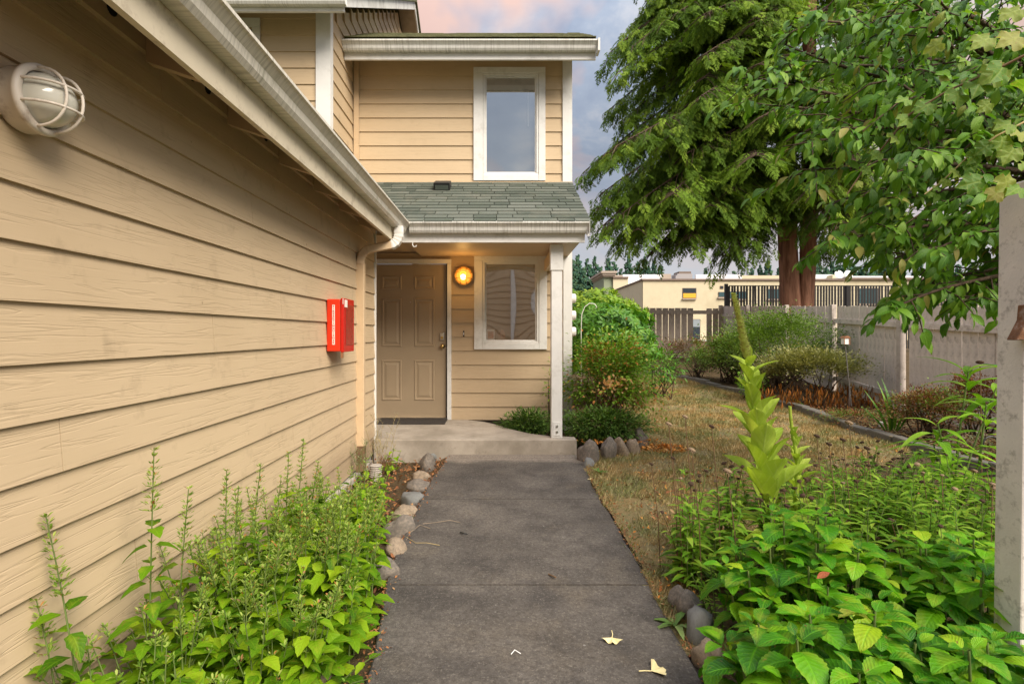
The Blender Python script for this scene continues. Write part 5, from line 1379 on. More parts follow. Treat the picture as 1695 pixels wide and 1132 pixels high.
def perennial(label, cx_, cy_, rx, ry, n, h0, h1, heads=.6, leafy=1.35, group=None, name='perennial_plant', Ls=.12, pale=.10, bare=.0):
    t = thing(name, label, 'plant', (cx_, cy_, H(cx_, cy_)), group); rs = RIMG
    for i in range(int(n * 1.7)):
        a = rs.random() * 6.28; r = rs.random() ** .5; x, y = cx_ + 1.15 * rx * r * math.cos(a), cy_ + 1.15 * ry * r * math.sin(a); h = rs.uniform(h0, h1)
        hd = rs.random() < heads
        pts = curve((x, y, H(x, y)), ((x - cx_) * .35 + rs.gauss(0, .04), rs.gauss(0, .04)), h)
        st_ = stalk('stem', pts, .0032, .0018, M['stembr'] if hd and rs.random() < .5 else M['stem'], t)
        z = .04; k = 0; a0 = rs.random() * 6; lim = h * (.80 if hd else .99) * (1 - bare * rs.random())
        while z < lim:
            u = z / h
            for sg in (0, math.pi):
                aa = a0 + k * 2.2 + sg + rs.uniform(-.4, .4); p = on(pts, u)
                place('leaf', PERM, frame(p, (math.cos(aa), math.sin(aa), rs.uniform(.1, .9)), (0, 0, 1), Ls * (1.05 - .45 * u) * rs.uniform(.7, 1.15)), st_)
            z += rs.uniform(.032, .06) / leafy; k += 1
        if hd:
            tip = pts[-1]; place('seed_head', HEADP if rs.random() < pale else HEADM, Matrix.Translation(tip) @ Matrix.Rotation(rs.uniform(-.5, .5), 4, 'X') @ Matrix.Rotation(rs.uniform(-.5, .5), 4, 'Y') @ Matrix.Scale(rs.uniform(.45, .78), 4), st_)
perennial('leafy perennial with green shoots and bare brown stalks closest to the path', 1.03, 2.75, .10, .14, 7, .36, .58, .5)
perennial('perennial with narrow leaves standing left of the mullein rosette', 1.16, 3.05, .12, .15, 7, .40, .62, .6)
perennial('low feathery green plant at the lawn corner by the hydrangea', 1.06, 2.35, .14, .16, 16, .18, .34, 0, 1.6, Ls=.05)
perennial('perennial with small dead daisy heads just right of the mullein', 1.55, 2.9, .16, .20, 11, .38, .52, .6)
perennial('dense perennial with brown seed heads behind the middle hydrangea', 1.85, 3.05, .20, .20, 14, .38, .52, .6)
perennial('broad leafy perennial behind the tallest hydrangea', 1.55, 2.55, .20, .16, 13, .34, .50, .3)
perennial('perennial with many dark button heads in the middle of the right bed', 2.2, 3.35, .24, .22, 15, .40, .54, .75)
perennial('leafy perennial with pale dried flowers near the white post', 2.35, 2.85, .20, .22, 13, .40, .58, .5, pale=.6)
perennial('perennial filling the bed edge between mullein and lawn', 1.95, 3.75, .28, .22, 13, .28, .42, .6)
perennial('rear perennial clump with dark heads against the dry lawn', 2.75, 3.95, .30, .25, 14, .34, .48, .7)
perennial('leafy green perennial next to the white post at knee height', 2.05, 2.45, .18, .18, 12, .36, .54, .2)
perennial('perennial clump at the far right of the bed behind the post', 2.95, 3.3, .25, .3, 14, .42, .60, .4)
def dead_stalk(px_, ptop, Y, label, me=HEADM, s=1.0):
    tip = P(px_, ptop, Y); t = thing('dead_flower_stalk', label, 'dead flower', (tip.x + .03, Y, H(tip.x, Y)))
    st_ = stalk('stem', [Vector((tip.x + .05, Y, 0)), tip.lerp(Vector((tip.x + .05, Y, 0)), .5) + Vector((.012, 0, 0)), tip], .003, .002, M['stembr'], t)
    place('seed_head', me, Matrix.Translation(tip) @ Matrix.Rotation(.4, 4, 'Y') @ Matrix.Scale(s, 4), st_)
dead_stalk(1078, 768, 2.95, 'short bare stalk with a rusty head at the lawn edge, leftmost of the dead flowers', s=.6)
dead_stalk(1107, 702, 2.8, 'bare stalk with drooping pale petals seen over the orange leaf heap', HEADP, .8)
dead_stalk(1134, 690, 2.85, 'bare stalk with a white hooked dry flower left of the mullein', HEADP, .75)
dead_stalk(1178, 706, 2.9, 'thin stalk with a small dark head just left of the mullein stem', s=.75)
dead_stalk(1114, 758, 2.75, 'bare stalk with a small brown head below the drooping one', s=.6)
dead_stalk(1145, 745, 2.7, 'forked bare stalk with a ragged pale head left of the mullein leaves', HEADP, .9)
dead_stalk(1204, 780, 2.6, 'fuzzy brown headed stalk in front of the mullein base', HEADP, 1.0)
dead_stalk(1352, 722, 3.0, 'dark stalk with a flat brown head right of the small mullein', s=.8)
dead_stalk(1372, 735, 3.1, 'bare stalk with brown head further right of the small mullein', s=.8)
dead_stalk(1405, 700, 3.3, 'orange brown stalk topped by a pale ragged head in front of the edging', HEADP, 1.1)
dead_stalk(1395, 728, 3.1, 'short stalk with brown head beside the ragged pale one', s=.8)
dead_stalk(1435, 742, 3.3, 'stalk with paired dry brown heads toward the right of the bed', s=.9)

# ------------------------------------------------------------------ mulleins
M['mul'] = m_leaf('felted mullein leaf', [(0, (.30, .42, .045)), (.5, (.40, .52, .07)), (1, (.48, .56, .11))], .85, .35, .6, 5, veincol=(.55, .62, .22), spec=.1)
M['mulst'] = m_plain('mullein seed capsules', (.38, .45, .10), .95, .45, 90, .9, .006, grime=(.20, .13, .06), gs=60, gamt=.8)
ML = [tpl_mesh('leaf', leaf_tpl(.46, 14, f, c, .58, 0, .75, .012), M['mul']) for f, c in ((.45, .15), (.35, .55), (.5, -.05))]
def mullein(label, base, top, hspike, nleaf, Lmax, seed, spk=.024):
    rs = random.Random(seed); base = Vector(base); top = Vector(top); t = thing('mullein', label, 'plant', base)
    n = 14; pts = [base.lerp(top, i / n) + Vector((.012 * math.sin(i * .45 + seed), 0, 0)) for i in range(n + 1)]
    st_ = stalk('stem', pts, .014, .008, M['mul'], t, 8); Ht = (top - base).length
    for i in range(nleaf):
        u = (i / nleaf) ** 1.05 * hspike; p = on(pts, u); q = 1 - u / hspike; L = Lmax * (.22 + .78 * q ** .6) * rs.uniform(.85, 1.1)
        a = i * 2.45 + seed; e = .75 + 1.7 * (1 - q) + rs.uniform(-.2, .4)
        if q > .80: e = rs.uniform(-.2, .5)
        place('leaf', rs.choice(ML), frame(p, (math.cos(a), math.sin(a), e), (0, 0, 1), L), t)
    mb = MB(); cal = []; n2 = 46
    for i in range(int(Ht * (1 - hspike) / .0075)):
        u = hspike + (1 - hspike) * (i * .0075) / (Ht * (1 - hspike)); p = on(pts, u); f_ = (u - hspike) / (1 - hspike); r = spk * (1 - .45 * f_) * (.75 + .25 * min(1, f_ * 8))
        for k in range(7):
            a = i * 1.1 + k * .9; rr = r * rs.uniform(.7, 1.05)
            cal.append(np.array(frame(p + Vector((math.cos(a), math.sin(a), 0)) * rr * .45, (math.cos(a), math.sin(a), .7), (0, 0, 1), rr * 1.2, rr * 1.2)))
    m1 = leaf_tpl(.7, 3, .6, -.2, .5); stuff(inst('flower_spike', m1, cal, M['mulcap'], st_))
    mb.tube([on(pts, hspike + (1 - hspike) * k / 12) for k in range(13)], [spk * .45 * (1 - .45 * k / 12) for k in range(13)], 8).build('spike_core', M['mulst'], st_, smooth=True)
M['mulcap'] = m_leaf('mullein capsules', [(0, (.30, .24, .08)), (.25, (.42, .46, .12)), (1, (.56, .62, .20))], .9, .2, 0)
mullein('tall yellow green mullein with a long pale seed spike in the right bed', (1.50, 2.95, .14), P(1213, 485, 2.95), .74, 36, .33, 3, .026)
mullein('small slender mullein right of the tall one', (1.66, 3.05, .28), P(1311, 672, 3.05), .80, 24, .16, 5, .011)

# ------------------------------------------------------------------ shrubs
def shrub(name, label, c, rx, ry, z0, z1, n, tpl, m, size, stems=14, seed=1, jit=.35, up=(-.4, .9), cat='bush', shell=.55, clumps=0, extra=None, stm='bark2', kind=True, prof=None):
    """leafy shrub: branching stems carrying many leaves inside an uneven crown"""
    rs = random.Random(seed); cx_, cy_ = c; t = thing(name, label, cat, (cx_, cy_, H(cx_, cy_)))
    cz_ = (z0 + z1) / 2; rz = (z1 - z0) / 2; mb = MB(); ends = []
    for i in range(stems):
        a = rs.random() * 6.28; r = rs.random() ** .5; e = Vector((cx_ + rx * r * math.cos(a) * .9, cy_ + ry * r * math.sin(a) * .9, cz_ + rz * rs.uniform(-.3, .9) * (1 - r * .5)))
        b_ = Vector((cx_ + rs.gauss(0, rx * .18), cy_ + rs.gauss(0, ry * .18), H(cx_, cy_))); md = b_.lerp(e, .5) + Vector((rs.gauss(0, rx*.1), rs.gauss(0, ry*.1), 0))
        mb.tube([b_, md, e], [.012, .008, .003], 5, caps=False)
    mb.build('stem', M[stm], t)
    cen = []
    for i in range(clumps or 1):
        a = rs.random() * 6.28; ph = rs.uniform(-.5, 1.3); q = rs.uniform(.45, .95)
        cen.append((Vector((cx_ + rx * q * math.cos(a) * math.cos(ph), cy_ + ry * q * math.sin(a) * math.cos(ph), cz_ + rz * q * math.sin(ph))), rs.uniform(.5, 1.2)))
    mm = []; mx = []; tn = []
    while len(mm) + len(mx) < n:
        if clumps:
            c_, w_ = rs.choice(cen); s_ = (.22 if n < 12000 else .17) * w_
            p = c_ + Vector((rs.gauss(0, rx * s_), rs.gauss(0, ry * s_), rs.gauss(0, rz * s_)))
        else:
            d_ = Vector((rs.gauss(0, 1), rs.gauss(0, 1), rs.gauss(0, 1))).normalized(); q = shell + (1 - shell) * rs.random()
            q *= 1 + jit * noise.noise(d_ * 2.1 + Vector((seed, 0, 0)))
            p = Vector((cx_ + rx * q * d_.x, cy_ + ry * q * d_.y, cz_ + rz * q * d_.z))
        if p.z < H(p.x, p.y) + .02: continue
        o = Vector(((p.x - cx_) / rx, (p.y - cy_) / ry, (p.z - cz_) / rz * .6)); 
        dd = (o.normalized() if o.length > .01 else Vector((0, 0, 1))) + Vector((rs.gauss(0, .5), rs.gauss(0, .5), rs.uniform(*up)))
        Mx = np.array(frame(p, dd, (rs.uniform(-.4, .4), rs.uniform(-.4, .4), 1), rs.uniform(*size)))
        if extra and rs.random() < extra[0] * (1 + 2.5 * max(0, noise.noise(p * 3 + Vector((seed, 3, 0))))): mx.append(Mx)
        else: mm.append(Mx); tn.append(min(.99, max(0, .5 + .5 * noise.noise(p * 2.5) + rs.uniform(-.35, .35))))
    stuff(inst('foliage', tpl, mm, m, t, np.array(tn)))
    if mx: stuff(inst('dry_foliage', tpl, mx, extra[1], t))
    return t
SM_OV = leaf_tpl(.6, 4, .25, .3, .5); NAR = leaf_tpl(.28, 5, .25, .35, .5); TINY = leaf_tpl(.55, 2, .25, .2, .5)
M['rhod'] = m_leaf('rhododendron leaf', [(0, (.04, .13, .012)), (.5, (.08, .23, .018)), (1, (.20, .38, .03))], .4, .25, .5)
M['rhody'] = m_leaf('yellow green rhododendron leaf', [(0, (.09, .19, .012)), (.5, (.19, .34, .02)), (1, (.32, .44, .04))], .45, .3, .5)
M['rose'] = m_leaf('rose leaf', [(0, (.09, .19, .015)), (.4, (.17, .33, .02)), (.8, (.29, .47, .04)), (1, (.40, .52, .09))], .55, .3, .4)
M['rosed'] = m_leaf('withered rose leaf', [(0, (.30, .09, .03)), (.5, (.55, .22, .05)), (1, (.62, .42, .18))], .8, .2, .3)
M['junip'] = m_leaf('juniper needles', [(0, (.035, .085, .012)), (.5, (.08, .17, .022)), (1, (.17, .28, .04))], .7, .2, 0)
M['loose'] = m_leaf('small shrub leaf', [(0, (.06, .115, .02)), (.5, (.14, .24, .03)), (1, (.26, .37, .06))], .6, .3, .3)
M['olive'] = m_leaf('olive seedy leaf', [(0, (.14, .15, .045)), (.5, (.27, .27, .085)), (1, (.38, .36, .15))], .75, .25, 0)
M['redsh'] = m_leaf('reddish shrub leaf', [(0, (.12, .04, .03)), (.5, (.22, .10, .05)), (1, (.16, .17, .05))], .7, .2, 0)
M['lime'] = m_leaf('bright lime leaf', [(0, (.13, .30, .015)), (.5, (.22, .45, .02)), (1, (.36, .58, .05))], .45, .35, .6, 6)
M['rustl'] = m_leaf('rust heather', [(0, (.12, .04, .02)), (.5, (.27, .10, .03)), (1, (.22, .15, .05))], .85, .15, 0)
# rhododendron: whorls of leaves
def whorl_tpl(n=7, el=.35, w=.30):
    L = leaf_tpl(w, 4, .2, .3, .55); V = []; Fc = []; U = []
    for i in range(n):
        a = 2 * math.pi * i / n + (i % 2) * .2; e = el + .25 * math.sin(i * 2.3)
        Mx = np.array(frame((0, 0, 0), (math.cos(a), math.sin(a), e), (0, 0, 1), 1 - .15 * (i % 3)))
        Mx = np.array(Matrix(((1,0,0,0),(0,0,1,0),(0,-1,0,0),(0,0,0,1)))) @ Mx if False else Mx
        v = L[0] @ Mx[:3, :3].T; Fc.append(L[1] + len(V) * len(v)); V.append(v); U.append(L[2])
    v = np.concatenate(V); v = v[:, [0, 2, 1]] * np.array([1, 1, -1]) # whorl axis along +Y
    return v, np.concatenate(Fc), np.concatenate(U)
WH = whorl_tpl()
shrub('rhododendron', 'large green rhododendron with long leaf whorls beside the house corner', (1.80, 9.3), .80, .9, .55, 1.80, 900, WH, M['rhod'], (.10, .16), 16, 4, .3, (.0, .8), shell=.80)
shrub('rhododendron', 'yellow green rhododendron top rising behind the darker one at the house corner', (2.0, 11.3), .92, .9, .9, 2.20, 900, WH, M['rhody'], (.10, .15), 14, 8, .3, (.1, .9), shell=.82)
shrub('small_shrub', 'dark leafy shrub spilling right from the rhododendron toward the back fence', (2.95, 10.2), .45, .6, .35, 1.05, 650, NAR, M['rhod'], (.08, .13), 10, 3, .5, shell=.4)
rb = shrub('rose_bush', 'rose bush with yellow green leaves and orange withered patches beside the porch post', (1.36, 6.75), .56, .45, .14, 1.24, 7000, SM_OV, M['rose'], (.030, .058), 26, 6, .5, (-.3, .6), clumps=46, extra=(.13, M['rosed']), stm='stembr')
mm = [np.array(frame(P(1014, 636, 6.35) + Vector((random.gauss(0, .075), random.gauss(0, .05), random.gauss(0, .045))), (random.gauss(0, 1), -.4, random.gauss(0, 1)), (0, -1, .3), random.uniform(.03, .055))) for i in range(70)]
stuff(inst('withered_cluster', SM_OV, mm, m_leaf('tan withered cluster', [(0, (.55, .25, .07)), (.5, (.68, .36, .12)), (1, (.70, .46, .22))], .8, .2, .3), rb))
shrub('juniper', 'low dark juniper spreading under the rose bush behind the stones', (1.20, 6.32), .60, .30, .02, .42, 5200, NAR, M['junip'], (.035, .07), 20, 9, .35, (-.1, 1.0), shell=.35)
shrub('juniper', 'small juniper growing in front of the house wall left of the porch post', (.32, 6.62), .34, .26, .02, .36, 2600, NAR, M['junip'], (.035, .07), 12, 12, .35, (-.1, 1.0), shell=.35)
shrub('small_weed_shrub', 'thin leafy sprig climbing behind the porch post on the wall', (.62, 6.75), .12, .12, .3, .95, 60, SM_OV, M['rose'], (.03, .05), 5, 2, .5, shell=.3)
# shrubs along the fences
shrub('loose_shrub', 'large loose green shrub with arching twigs in front of the grey fence', (5.6, 10.9), 1.35, .8, .22, 1.70, 17000, TINY, M['loose'], (.032, .060), 90, 21, .5, (-.1, .7), clumps=120)
shrub('loose_shrub', 'dull olive shrub left of the large loose one by the fence corner', (5.2, 12.3), .60, .6, .25, 1.32, 8000, TINY, M['loose'], (.04, .07), 40, 22, .5, (-.1, .7), clumps=36, extra=(.12, M['redsh']))
shrub('seedy_perennial', 'olive seedy perennial patch with orange withered stems beneath before the fence', (5.35, 9.35), .95, .42, .42, .98, 10000, TINY, M['olive'], (.035, .06), 10, 23, .3, (.2, 1.0), clumps=60)
oo = []
for i in range(480):
    x = 5.35 + random.uniform(-.95, .95); y = 9.25 + random.uniform(-.42, .35); z = H(x, y) + random.uniform(.08, .40)
    oo.append(np.array(frame((x, y, z), (random.gauss(0, .15), random.gauss(0, .2), -1), (random.gauss(0, 1), -1, 0), random.uniform(.07, .18), random.uniform(.02, .05))))
tag(stuff(inst('withered_stems', SM_OV, oo, m_leaf('withered stem leaves', [(0, (.10, .04, .015)), (.4, (.28, .10, .02)), (.8, (.50, .19, .03)), (1, (.55, .34, .12))], .85, .15, .3))), 'orange withered leaves hanging on the lower stems of the seedy perennial', 'dry leaves')
shrub('small_bush', 'small bright green bush at the left foot of the seedy perennial', (4.62, 10.05), .26, .24, .10, .62, 900, TINY, M['lime'], (.03, .05), 10, 24, .3)
shrub('small_bush', 'reddish brown shrub at the foot of the back fence gap', (4.55, 14.6), .62, .5, .35, 1.12, 1900, TINY, M['redsh'], (.035, .06), 20, 25, .5, clumps=24)
shrub('small_bush', 'brown and orange shrub at the fence corner left of the mullein spike', (5.2, 14.2), .45, .45, .35, 1.20, 1500, TINY, M['loose'], (.035, .06), 20, 26, .5, clumps=20, extra=(.4, M['rustl']))
shrub('small_bush', 'low green shrub between the fence corner and the olive shrub', (4.75, 13.2), .45, .4, .3, .95, 1300, TINY, M['loose'], (.035, .06), 14, 27, .5, clumps=16)
shrub('heather', 'rust brown heather mound near the fence by the white post', (5.15, 6.55), .46, .34, .10, .62, 9500, TINY, M['rustl'], (.020, .036), 20, 28, .4, (-.2, .9), clumps=46, extra=(.2, M['loose']))
shrub('heather', 'second brown mound partly hidden behind the bright lily leaves', (5.75, 6.6), .35, .34, .20, .78, 5000, TINY, M['rustl'], (.020, .036), 14, 29, .4, (-.2, .9), clumps=26)
shrub('low_bush', 'low dull green mat in the bed between edging and heather', (5.0, 7.6), .55, .4, .0, .22, 1800, TINY, M['loose'], (.02, .035), 6, 30, .5, clumps=26, extra=(.4, M['rustl']))
shrub('low_bush', 'low pinkish brown plants along the near end of the edging', (5.05, 5.6), .40, .5, .0, .22, 1800, TINY, M['redsh'], (.02, .035), 6, 31, .5, clumps=26, extra=(.2, M['greywisp']))
# orange crescent of dry leaves
cr = [np.array(frame(P(1458 + random.gauss(0, 7), 665 + random.gauss(0, 7), 8.7), (1, 0, random.uniform(-1.2, .4)), (0, -1, .4), random.uniform(.1, .2), .05)) for i in range(26)]
tag(stuff(inst('withered_leaves', NAR, cr, M['leafor'])), 'orange arching dry blades at the right end of the seedy patch', 'dry leaves')
# iris blades
ir = thing('iris', 'spiky green iris blades in front of the fence by the heather', 'plant', (4.95, 6.9, 0))
BL = tpl_mesh('leaf', leaf_tpl(.07, 7, .3, .25, .3), M['rhod'])
for i, (dx, e, L) in enumerate(((-.55, 1.3, .55), (-.25, 2.4, .62), (.0, 3, .58), (.25, 2.5, .52), (.5, 1.4, .45), (-.1, 5, .66), (.7, 1.1, .4), (-.8, 1.0, .4))):
    place('leaf', BL, frame((4.95 + dx * .1, 6.9, .05), (dx, -.1, e), (0, -1, .2), L), ir)
gi = thing('grass_tuft', 'two thin curved grass blades at the edging beside the small bright bush', 'plant', G(1338, 680))
for dx in (-.7, -.5): place('leaf', BL, frame(G(1338, 680), (dx, -.1, .55), (0, 0, 1), .36), gi)
# bright strappy shrub by the post
lv = thing('strappy_shrub', 'lime green shrub with long drooping leaves just left of the white post', 'bush', (3.15, 3.9, 0))
LIM = [tpl_mesh('leaf', leaf_tpl(.22, 9, .25, c, .45, 0, 1, .004), M['lime']) for c in (.35, .6)]
rs = random.Random(5)
for j, (x, y, z) in enumerate(((3.35, 3.9, 1.02), (3.30, 3.7, .80), (3.05, 3.8, .66), (3.38, 3.6, .52), (2.95, 3.6, .42), (3.2, 3.55, .35), (3.55, 3.9, .9), (2.8, 3.7, .28), (3.1, 3.9, .5))):
    st_ = stalk('stem', [Vector((3.2, 3.85, 0)), Vector(((x + 3.2) / 2, y, z * .5)), Vector((x, y, z))], .010, .005, M['stem'], lv, 6)
    for k in range(11):
        a = k * 2.4; e = rs.uniform(-.1, .9); p = Vector((x, y, z - .02 * k))
        place('leaf', rs.choice(LIM), frame(p, (math.cos(a), math.sin(a), e), (0, 0, 1), rs.uniform(.20, .32)), st_)
# stake lantern, plant tag, wire, dried rose
sk = thing('stake_lantern', 'small copper and white lantern on a thin metal stake in the seedy patch', 'garden lantern', (5.3, 8.45, 0))
p0, p1 = P(1409, 672, 8.45), P(1399, 570, 8.45); MB().tube([p0, p1], .008, 6).build('stake', M['iron'], sk); MB().tube([p0 + Vector((-.035, 0, 0)), p0 + Vector((-.03, 0, .28)), p0 + Vector((0, 0, .3))], .006, 5).build('stake_prong', M['iron'], sk)
MB().box(p1.x - .04, 8.41, p1.z, p1.x + .04, 8.49, p1.z + .10).build('lantern_body', M['tagw'], sk, bevel=.004)
for dx in (-.046, .036): MB().box(p1.x + dx, 8.402, p1.z - .004, p1.x + dx + .012, 8.409, p1.z + .11).build('corner_strip', M['copper'], sk)
MB().prism([(p1.x - .055, 0, p1.z + .10), (p1.x + .055, 0, p1.z + .10), (p1.x + .02, 0, p1.z + .13), (p1.x - .02, 0, p1.z + .13)], (0, 8.395, 0), (0, 8.50, 0)).build('lantern_cap', M['copper'], sk)
p = G(1459, 708); tag(MB().prism([(-.035, 0, 0), (.03, .01, 0), (.04, .02, .07), (-.02, .02, .08)], p + Vector((0, -.004, .01)), p + Vector((0, .004, .01))).build('plant_tag', M['tagw']), 'white plastic plant tag stuck in the bed near the edging', 'plant tag')
tag(MB().tube([P(1628, 602, 4.4), P(1645, 604, 4.3), P(1680, 607, 4.2)], .003, 5).build('garden_wire', M['wire']), 'bright green thin garden wire stretched above the lime shrub', 'wire')
t = thing('dead_flower_stalk', 'dark stalk with an orange dried bloom above the lime shrub', 'dead flower', (P(1622, 600, 4.4).x, 4.4, 0))
stalk('stem', [P(1625, 800, 4.4), P(1623, 640, 4.4), P(1622, 604, 4.4)], .005, .004, M['stembr'], t); place('seed_head', D.meshes['seed_head'], Matrix.Translation(P(1622, 600, 4.4)) @ Matrix.Scale(1.3, 4), t)
tag(MB().tube([P(1640 + 13 * math.cos(a), 735 - 13 * math.sin(a), 4.0) for a in [i * .45 for i in range(9)]], .007, 6).build('hose_loop', M['dark']), 'dark curved hose loop showing between leaves near the post', 'hose')

# ------------------------------------------------------------------ arbor post
ap = thing('arbor_post', 'chalky white weathered timber post cut by the right edge of the picture', 'post', (1.75, 1.85, 0))
MB().prism([(1.738, 1.80, 0), (1.838, 1.80, 0), (1.838, 1.90, 0), (1.738, 1.90, 0)], (-.025, 0, -.02), (0, 0, 1.80)).build('post_shaft', M['post'], ap, bevel=.006)
MB().box(1.725, 1.79, 1.28, 1.845, 1.91, 1.31)
jt = MB().prism([(1.715, 0, 1.268), (1.86, 0, 1.268), (1.86, 0, 1.46), (1.735, 0, 1.46), (1.735, 0, 1.38)], (0, 1.775, 0), (0, 1.797, 0)).build('splice_board', M['post'], ap, bevel=.006)
rw = MB().prism([(1.683, 0, 1.268), (1.72, 0, 1.268), (1.742, 0, 1.30), (1.742, 0, 1.385), (1.722, 0, 1.385), (1.718, 0, 1.335)], (0, 1.775, 0), (0, 1.815, 0)).build('broken_end', M['rotwood'], ap, bevel=.004)
MB().tube([(1.655, 1.70, .12), (1.685, 1.70, .12), (1.70, 1.72, .16), (1.72, 1.75, .17)], .012, 8).build('bracket', M['post'], ap)
MB().box(1.69, 1.72, .02, 1.86, 1.92, .16).build('post_anchor', M['post'], ap, bevel=.008)

# ------------------------------------------------------------------ cherry tree, right
M['cher'] = m_leaf('cherry leaf', [(0, (.04, .115, .010)), (.35, (.075, .19, .012)), (.7, (.135, .28, .018)), (.93, (.22, .37, .04)), (1, (.34, .28, .08))], .45, .34, .55, 8, spec=.25)
CT = [leaf_tpl(.46, 7, f, c, .5, .05, .85, .008) for f, c in ((.3, .3), (.22, .5), (.4, .1))]
CM_ = [tpl_mesh('leaf', t, M['cher']) for t in CT]
ch = thing('cherry_tree', 'broad leaved cherry tree overhanging the garden from the right', 'tree', (4.5, 4.3, 0))
trunk([(4.5, 4.3, -.02), (4.45, 4.3, 1.2), (4.4, 4.3, 2.4), (4.3, 4.3, 3.6), (4.2, 4.2, 5.2)], [.14, .12, .10, .07, .03], 2, M['bark2'], ch, nr=16)
rs = random.Random(12)
cand = []; brs = []
def hangleaf(p, fd, s):
    """leaf hanging from a twig"""
    a = rs.random() * 6.28; d_ = Vector((math.cos(a) * .8, math.sin(a) * .8, -rs.uniform(.0, .9))) + fd * .9
    return frame(p, d_, (rs.uniform(-.6, .6), rs.uniform(-1.0, .2), 1.0), s, s * rs.uniform(.8, 1.05))
def cbranch(tip, z0, sag, nt=15, th=.028, L0=.62, low=.12):
    A = Vector((4.42, 4.3, z0)); B = Vector(tip); n = 14; pts = []
    side = (B - A).cross(Vector((0, 0, 1))).normalized(); sd_ = rs.random() * 6
    for i in range(n + 1):
        t = i / n; pts.append(A.lerp(B, t) + Vector((0, 0, sag * math.sin(math.pi * t) - .10 * max(0, t - .75))) + side * .08 * math.sin(t * 6 + sd_))
    lo = MB().tube(pts, [th * (1 - .88 * i / n) for i in range(n + 1)], 6)
    def leaves(tp, m, szf=1):
        for j in range(m):
            u = (j + .5 + rs.uniform(-.3, .3)) / m; p = on(tp, min(1, max(0, u))); fd = (tp[-1] - tp[0]).normalized()
            cand.append((p, hangleaf(p + Vector((rs.gauss(0, .012), rs.gauss(0, .012), rs.gauss(0, .008))), fd, rs.uniform(.062, .108) * szf), len(brs)))
    leaves([on(pts, .62), on(pts, .8), pts[-1]], 20)
    for k in range(nt):
        t = .22 + .76 * (k + rs.random()) / nt; p = on(pts, t); fd = (B - A).normalized(); sg = 1 if k % 2 else -1
        d_ = (fd * rs.uniform(.4, 1.1) + side * sg * rs.uniform(.3, .9) + Vector((0, 0, rs.uniform(-.55, .35)))).normalized(); L = L0 * (1.15 - .6 * t) * rs.uniform(.6, 1.1)
        tp = [p, p + d_ * L * .5 + Vector((0, 0, .02)), p + d_ * L + Vector((0, 0, -low * L))]
        lo.tube(tp, [.006, .0045, .002], 4, caps=False); leaves(tp, int(7 + L * 22))
    brs.append(lo)
ct = [(1200, 128, 3.0), (1185, 118, 3.5), (1240, 240, 3.2), (1265, 278, 3.3), (1195, 160, 3.9), (1310, 398, 3.4), (1350, 392, 3.0), (1440, 512, 2.9), (1470, 490, 3.4), (1250, 60, 3.2), (1290, 10, 3.0), (1330, -60, 3.1),
      (1330, 330, 4.2), (1290, 220, 4.3), (1230, 95, 4.4), (1380, 440, 3.9), (1400, 350, 3.0), (1340, 200, 2.8), (1380, 100, 2.8), (1420, 0, 2.8), (1450, 250, 2.6), (1500, 420, 2.7), (1560, 500, 3.2), (1500, 120, 2.6), (1540, 320, 2.7), (1480, -80, 3),
      (1350, 20, 4.0), (1420, 160, 4.8), (1500, 250, 5.0), (1450, 380, 4.9), (1550, 420, 4.8), (1600, 300, 4.9), (1560, 100, 5.0), (1500, 20, 5.0), (1620, 200, 3.0), (1600, 60, 2.9), (1400, 270, 4.4), (1330, 130, 4.9), (1620, 440, 4.0), (1460, 60, 4.2), (1560, 200, 4.0), (1380, -20, 4.8), (1600, 380, 3.4)]
for (x_, y_, Y) in ct:
    x_ += 45; tip = P(x_, y_, Y); z0 = min(5.0, max(1.7, tip.z * .55 + 1.0 + rs.uniform(-.2, .3))); cbranch(tip, z0, rs.uniform(.02, .22), nt=(15 if Y < 4 else 11))
bro = [b_.build('branch', M['bark2'], ch, smooth=True) for b_ in brs]
def shows(c):
    p = c[0]; u = 830 + F * p.x / p.y; v = 552 - F * (p.z - EYE) / p.y
    return p.y + (0 if -20 < u < 1690 and -20 < v < 560 else 50) if p.y > 1.2 else 99
cand = [c for c in cand if c[0].y > 1.9]
cand.sort(key=shows)
for c in cand[:300]: place('leaf', rs.choice(CM_), c[1], bro[c[2]])
rest = cand[300:]
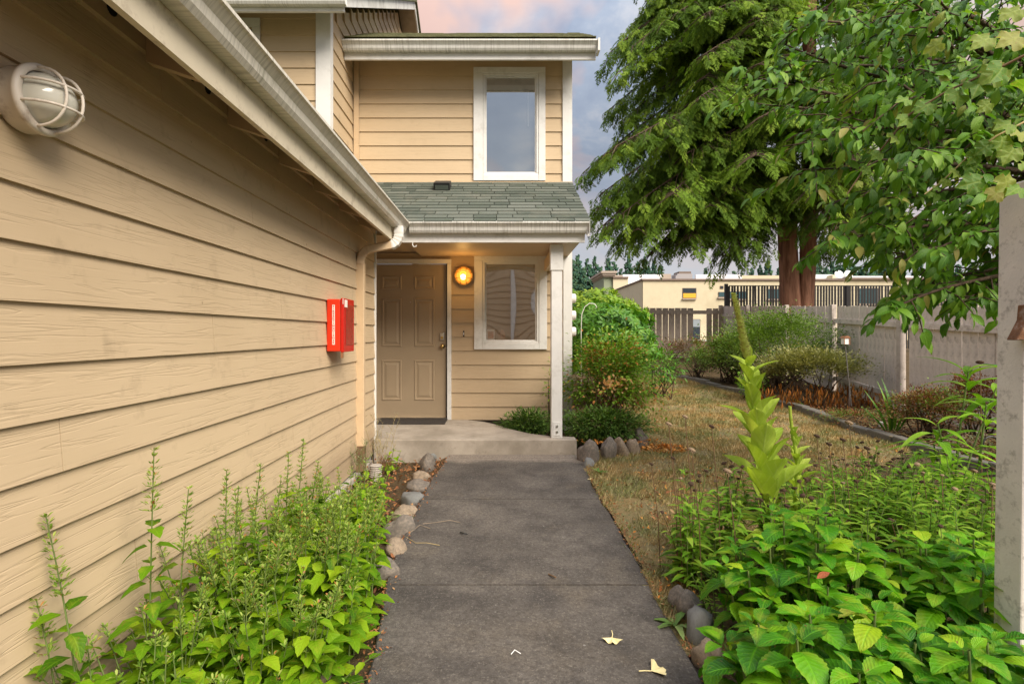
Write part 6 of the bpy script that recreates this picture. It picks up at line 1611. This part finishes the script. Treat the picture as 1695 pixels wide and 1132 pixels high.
stuff(inst('foliage', CT[0], [np.array(c[1]) for c in rest[::2]], M['cher'], ch)); stuff(inst('foliage', CT[1], [np.array(c[1]) for c in rest[1::2]], M['cher'], ch))

# ------------------------------------------------------------------ grape vine over the post
M['vine'] = m_leaf('yellowing vine leaf', [(0, (.08, .20, .015)), (.5, (.16, .29, .025)), (.85, (.28, .34, .06)), (1, (.42, .33, .10))], .6, .4, .5, 4, spot=(.40, .22, .08))
VM = tpl_mesh('leaf', palmate_tpl(), M['vine'])
vi = thing('grape_vine', 'yellowing grape vine trailing from the top of the white post', 'vine', (1.78, 1.85, 1.8))
c1 = [P(1700, 90, 1.75), P(1640, 120, 1.80), P(1570, 150, 1.85), P(1505, 190, 1.9), P(1465, 240, 1.95), P(1430, 280, 2.0), P(1402, 322, 2.0)]
c2 = [P(1700, 200, 1.8), P(1650, 225, 1.8), P(1600, 262, 1.85), P(1560, 300, 1.9), P(1530, 322, 1.9)]
vs1 = stalk('vine_stem', c1, .0045, .002, M['stembr'], vi, 6); vs2 = stalk('vine_stem', c2, .0035, .0018, M['straw'], vi, 6)
rs = random.Random(8)
for c_, s_, w_ in ((c1, vs1, 1.0), (c2, vs2, .8)):
    for k in range(9):
        t = .1 + .9 * k / 9; p = on(c_, t); s = (.075 * (1 - t) + .022) * w_
        place('leaf', VM, frame(p + Vector((0, 0, -.01)), (rs.uniform(-.8, .3), rs.uniform(-.5, .1), -rs.uniform(.2, 1)), (rs.uniform(-.4, .4), -1, .5), s), s_)
for i, (x_, y_, s) in enumerate(((1660, 110, .10), (1690, 150, .10), (1675, 205, .08), (1640, 62, .09), (1690, 60, .10), (1560, 70, .07), (1680, 245, .08), (1625, 300, .09), (1665, 290, .09), (1690, 270, .08), (1600, 100, .06), (1655, 315, .07), (1690, 310, .08), (1640, 170, .06), (1505, 165, .06), (1690, 15, .09))):
    place('leaf', VM, frame(P(x_, y_, 1.72 + .02 * (i % 4)), (rs.uniform(-1, .2), rs.uniform(-.4, .2), -rs.uniform(.0, .9)), (rs.uniform(-.5, .5), -1, rs.uniform(.2, 1)), s * .82), vi)
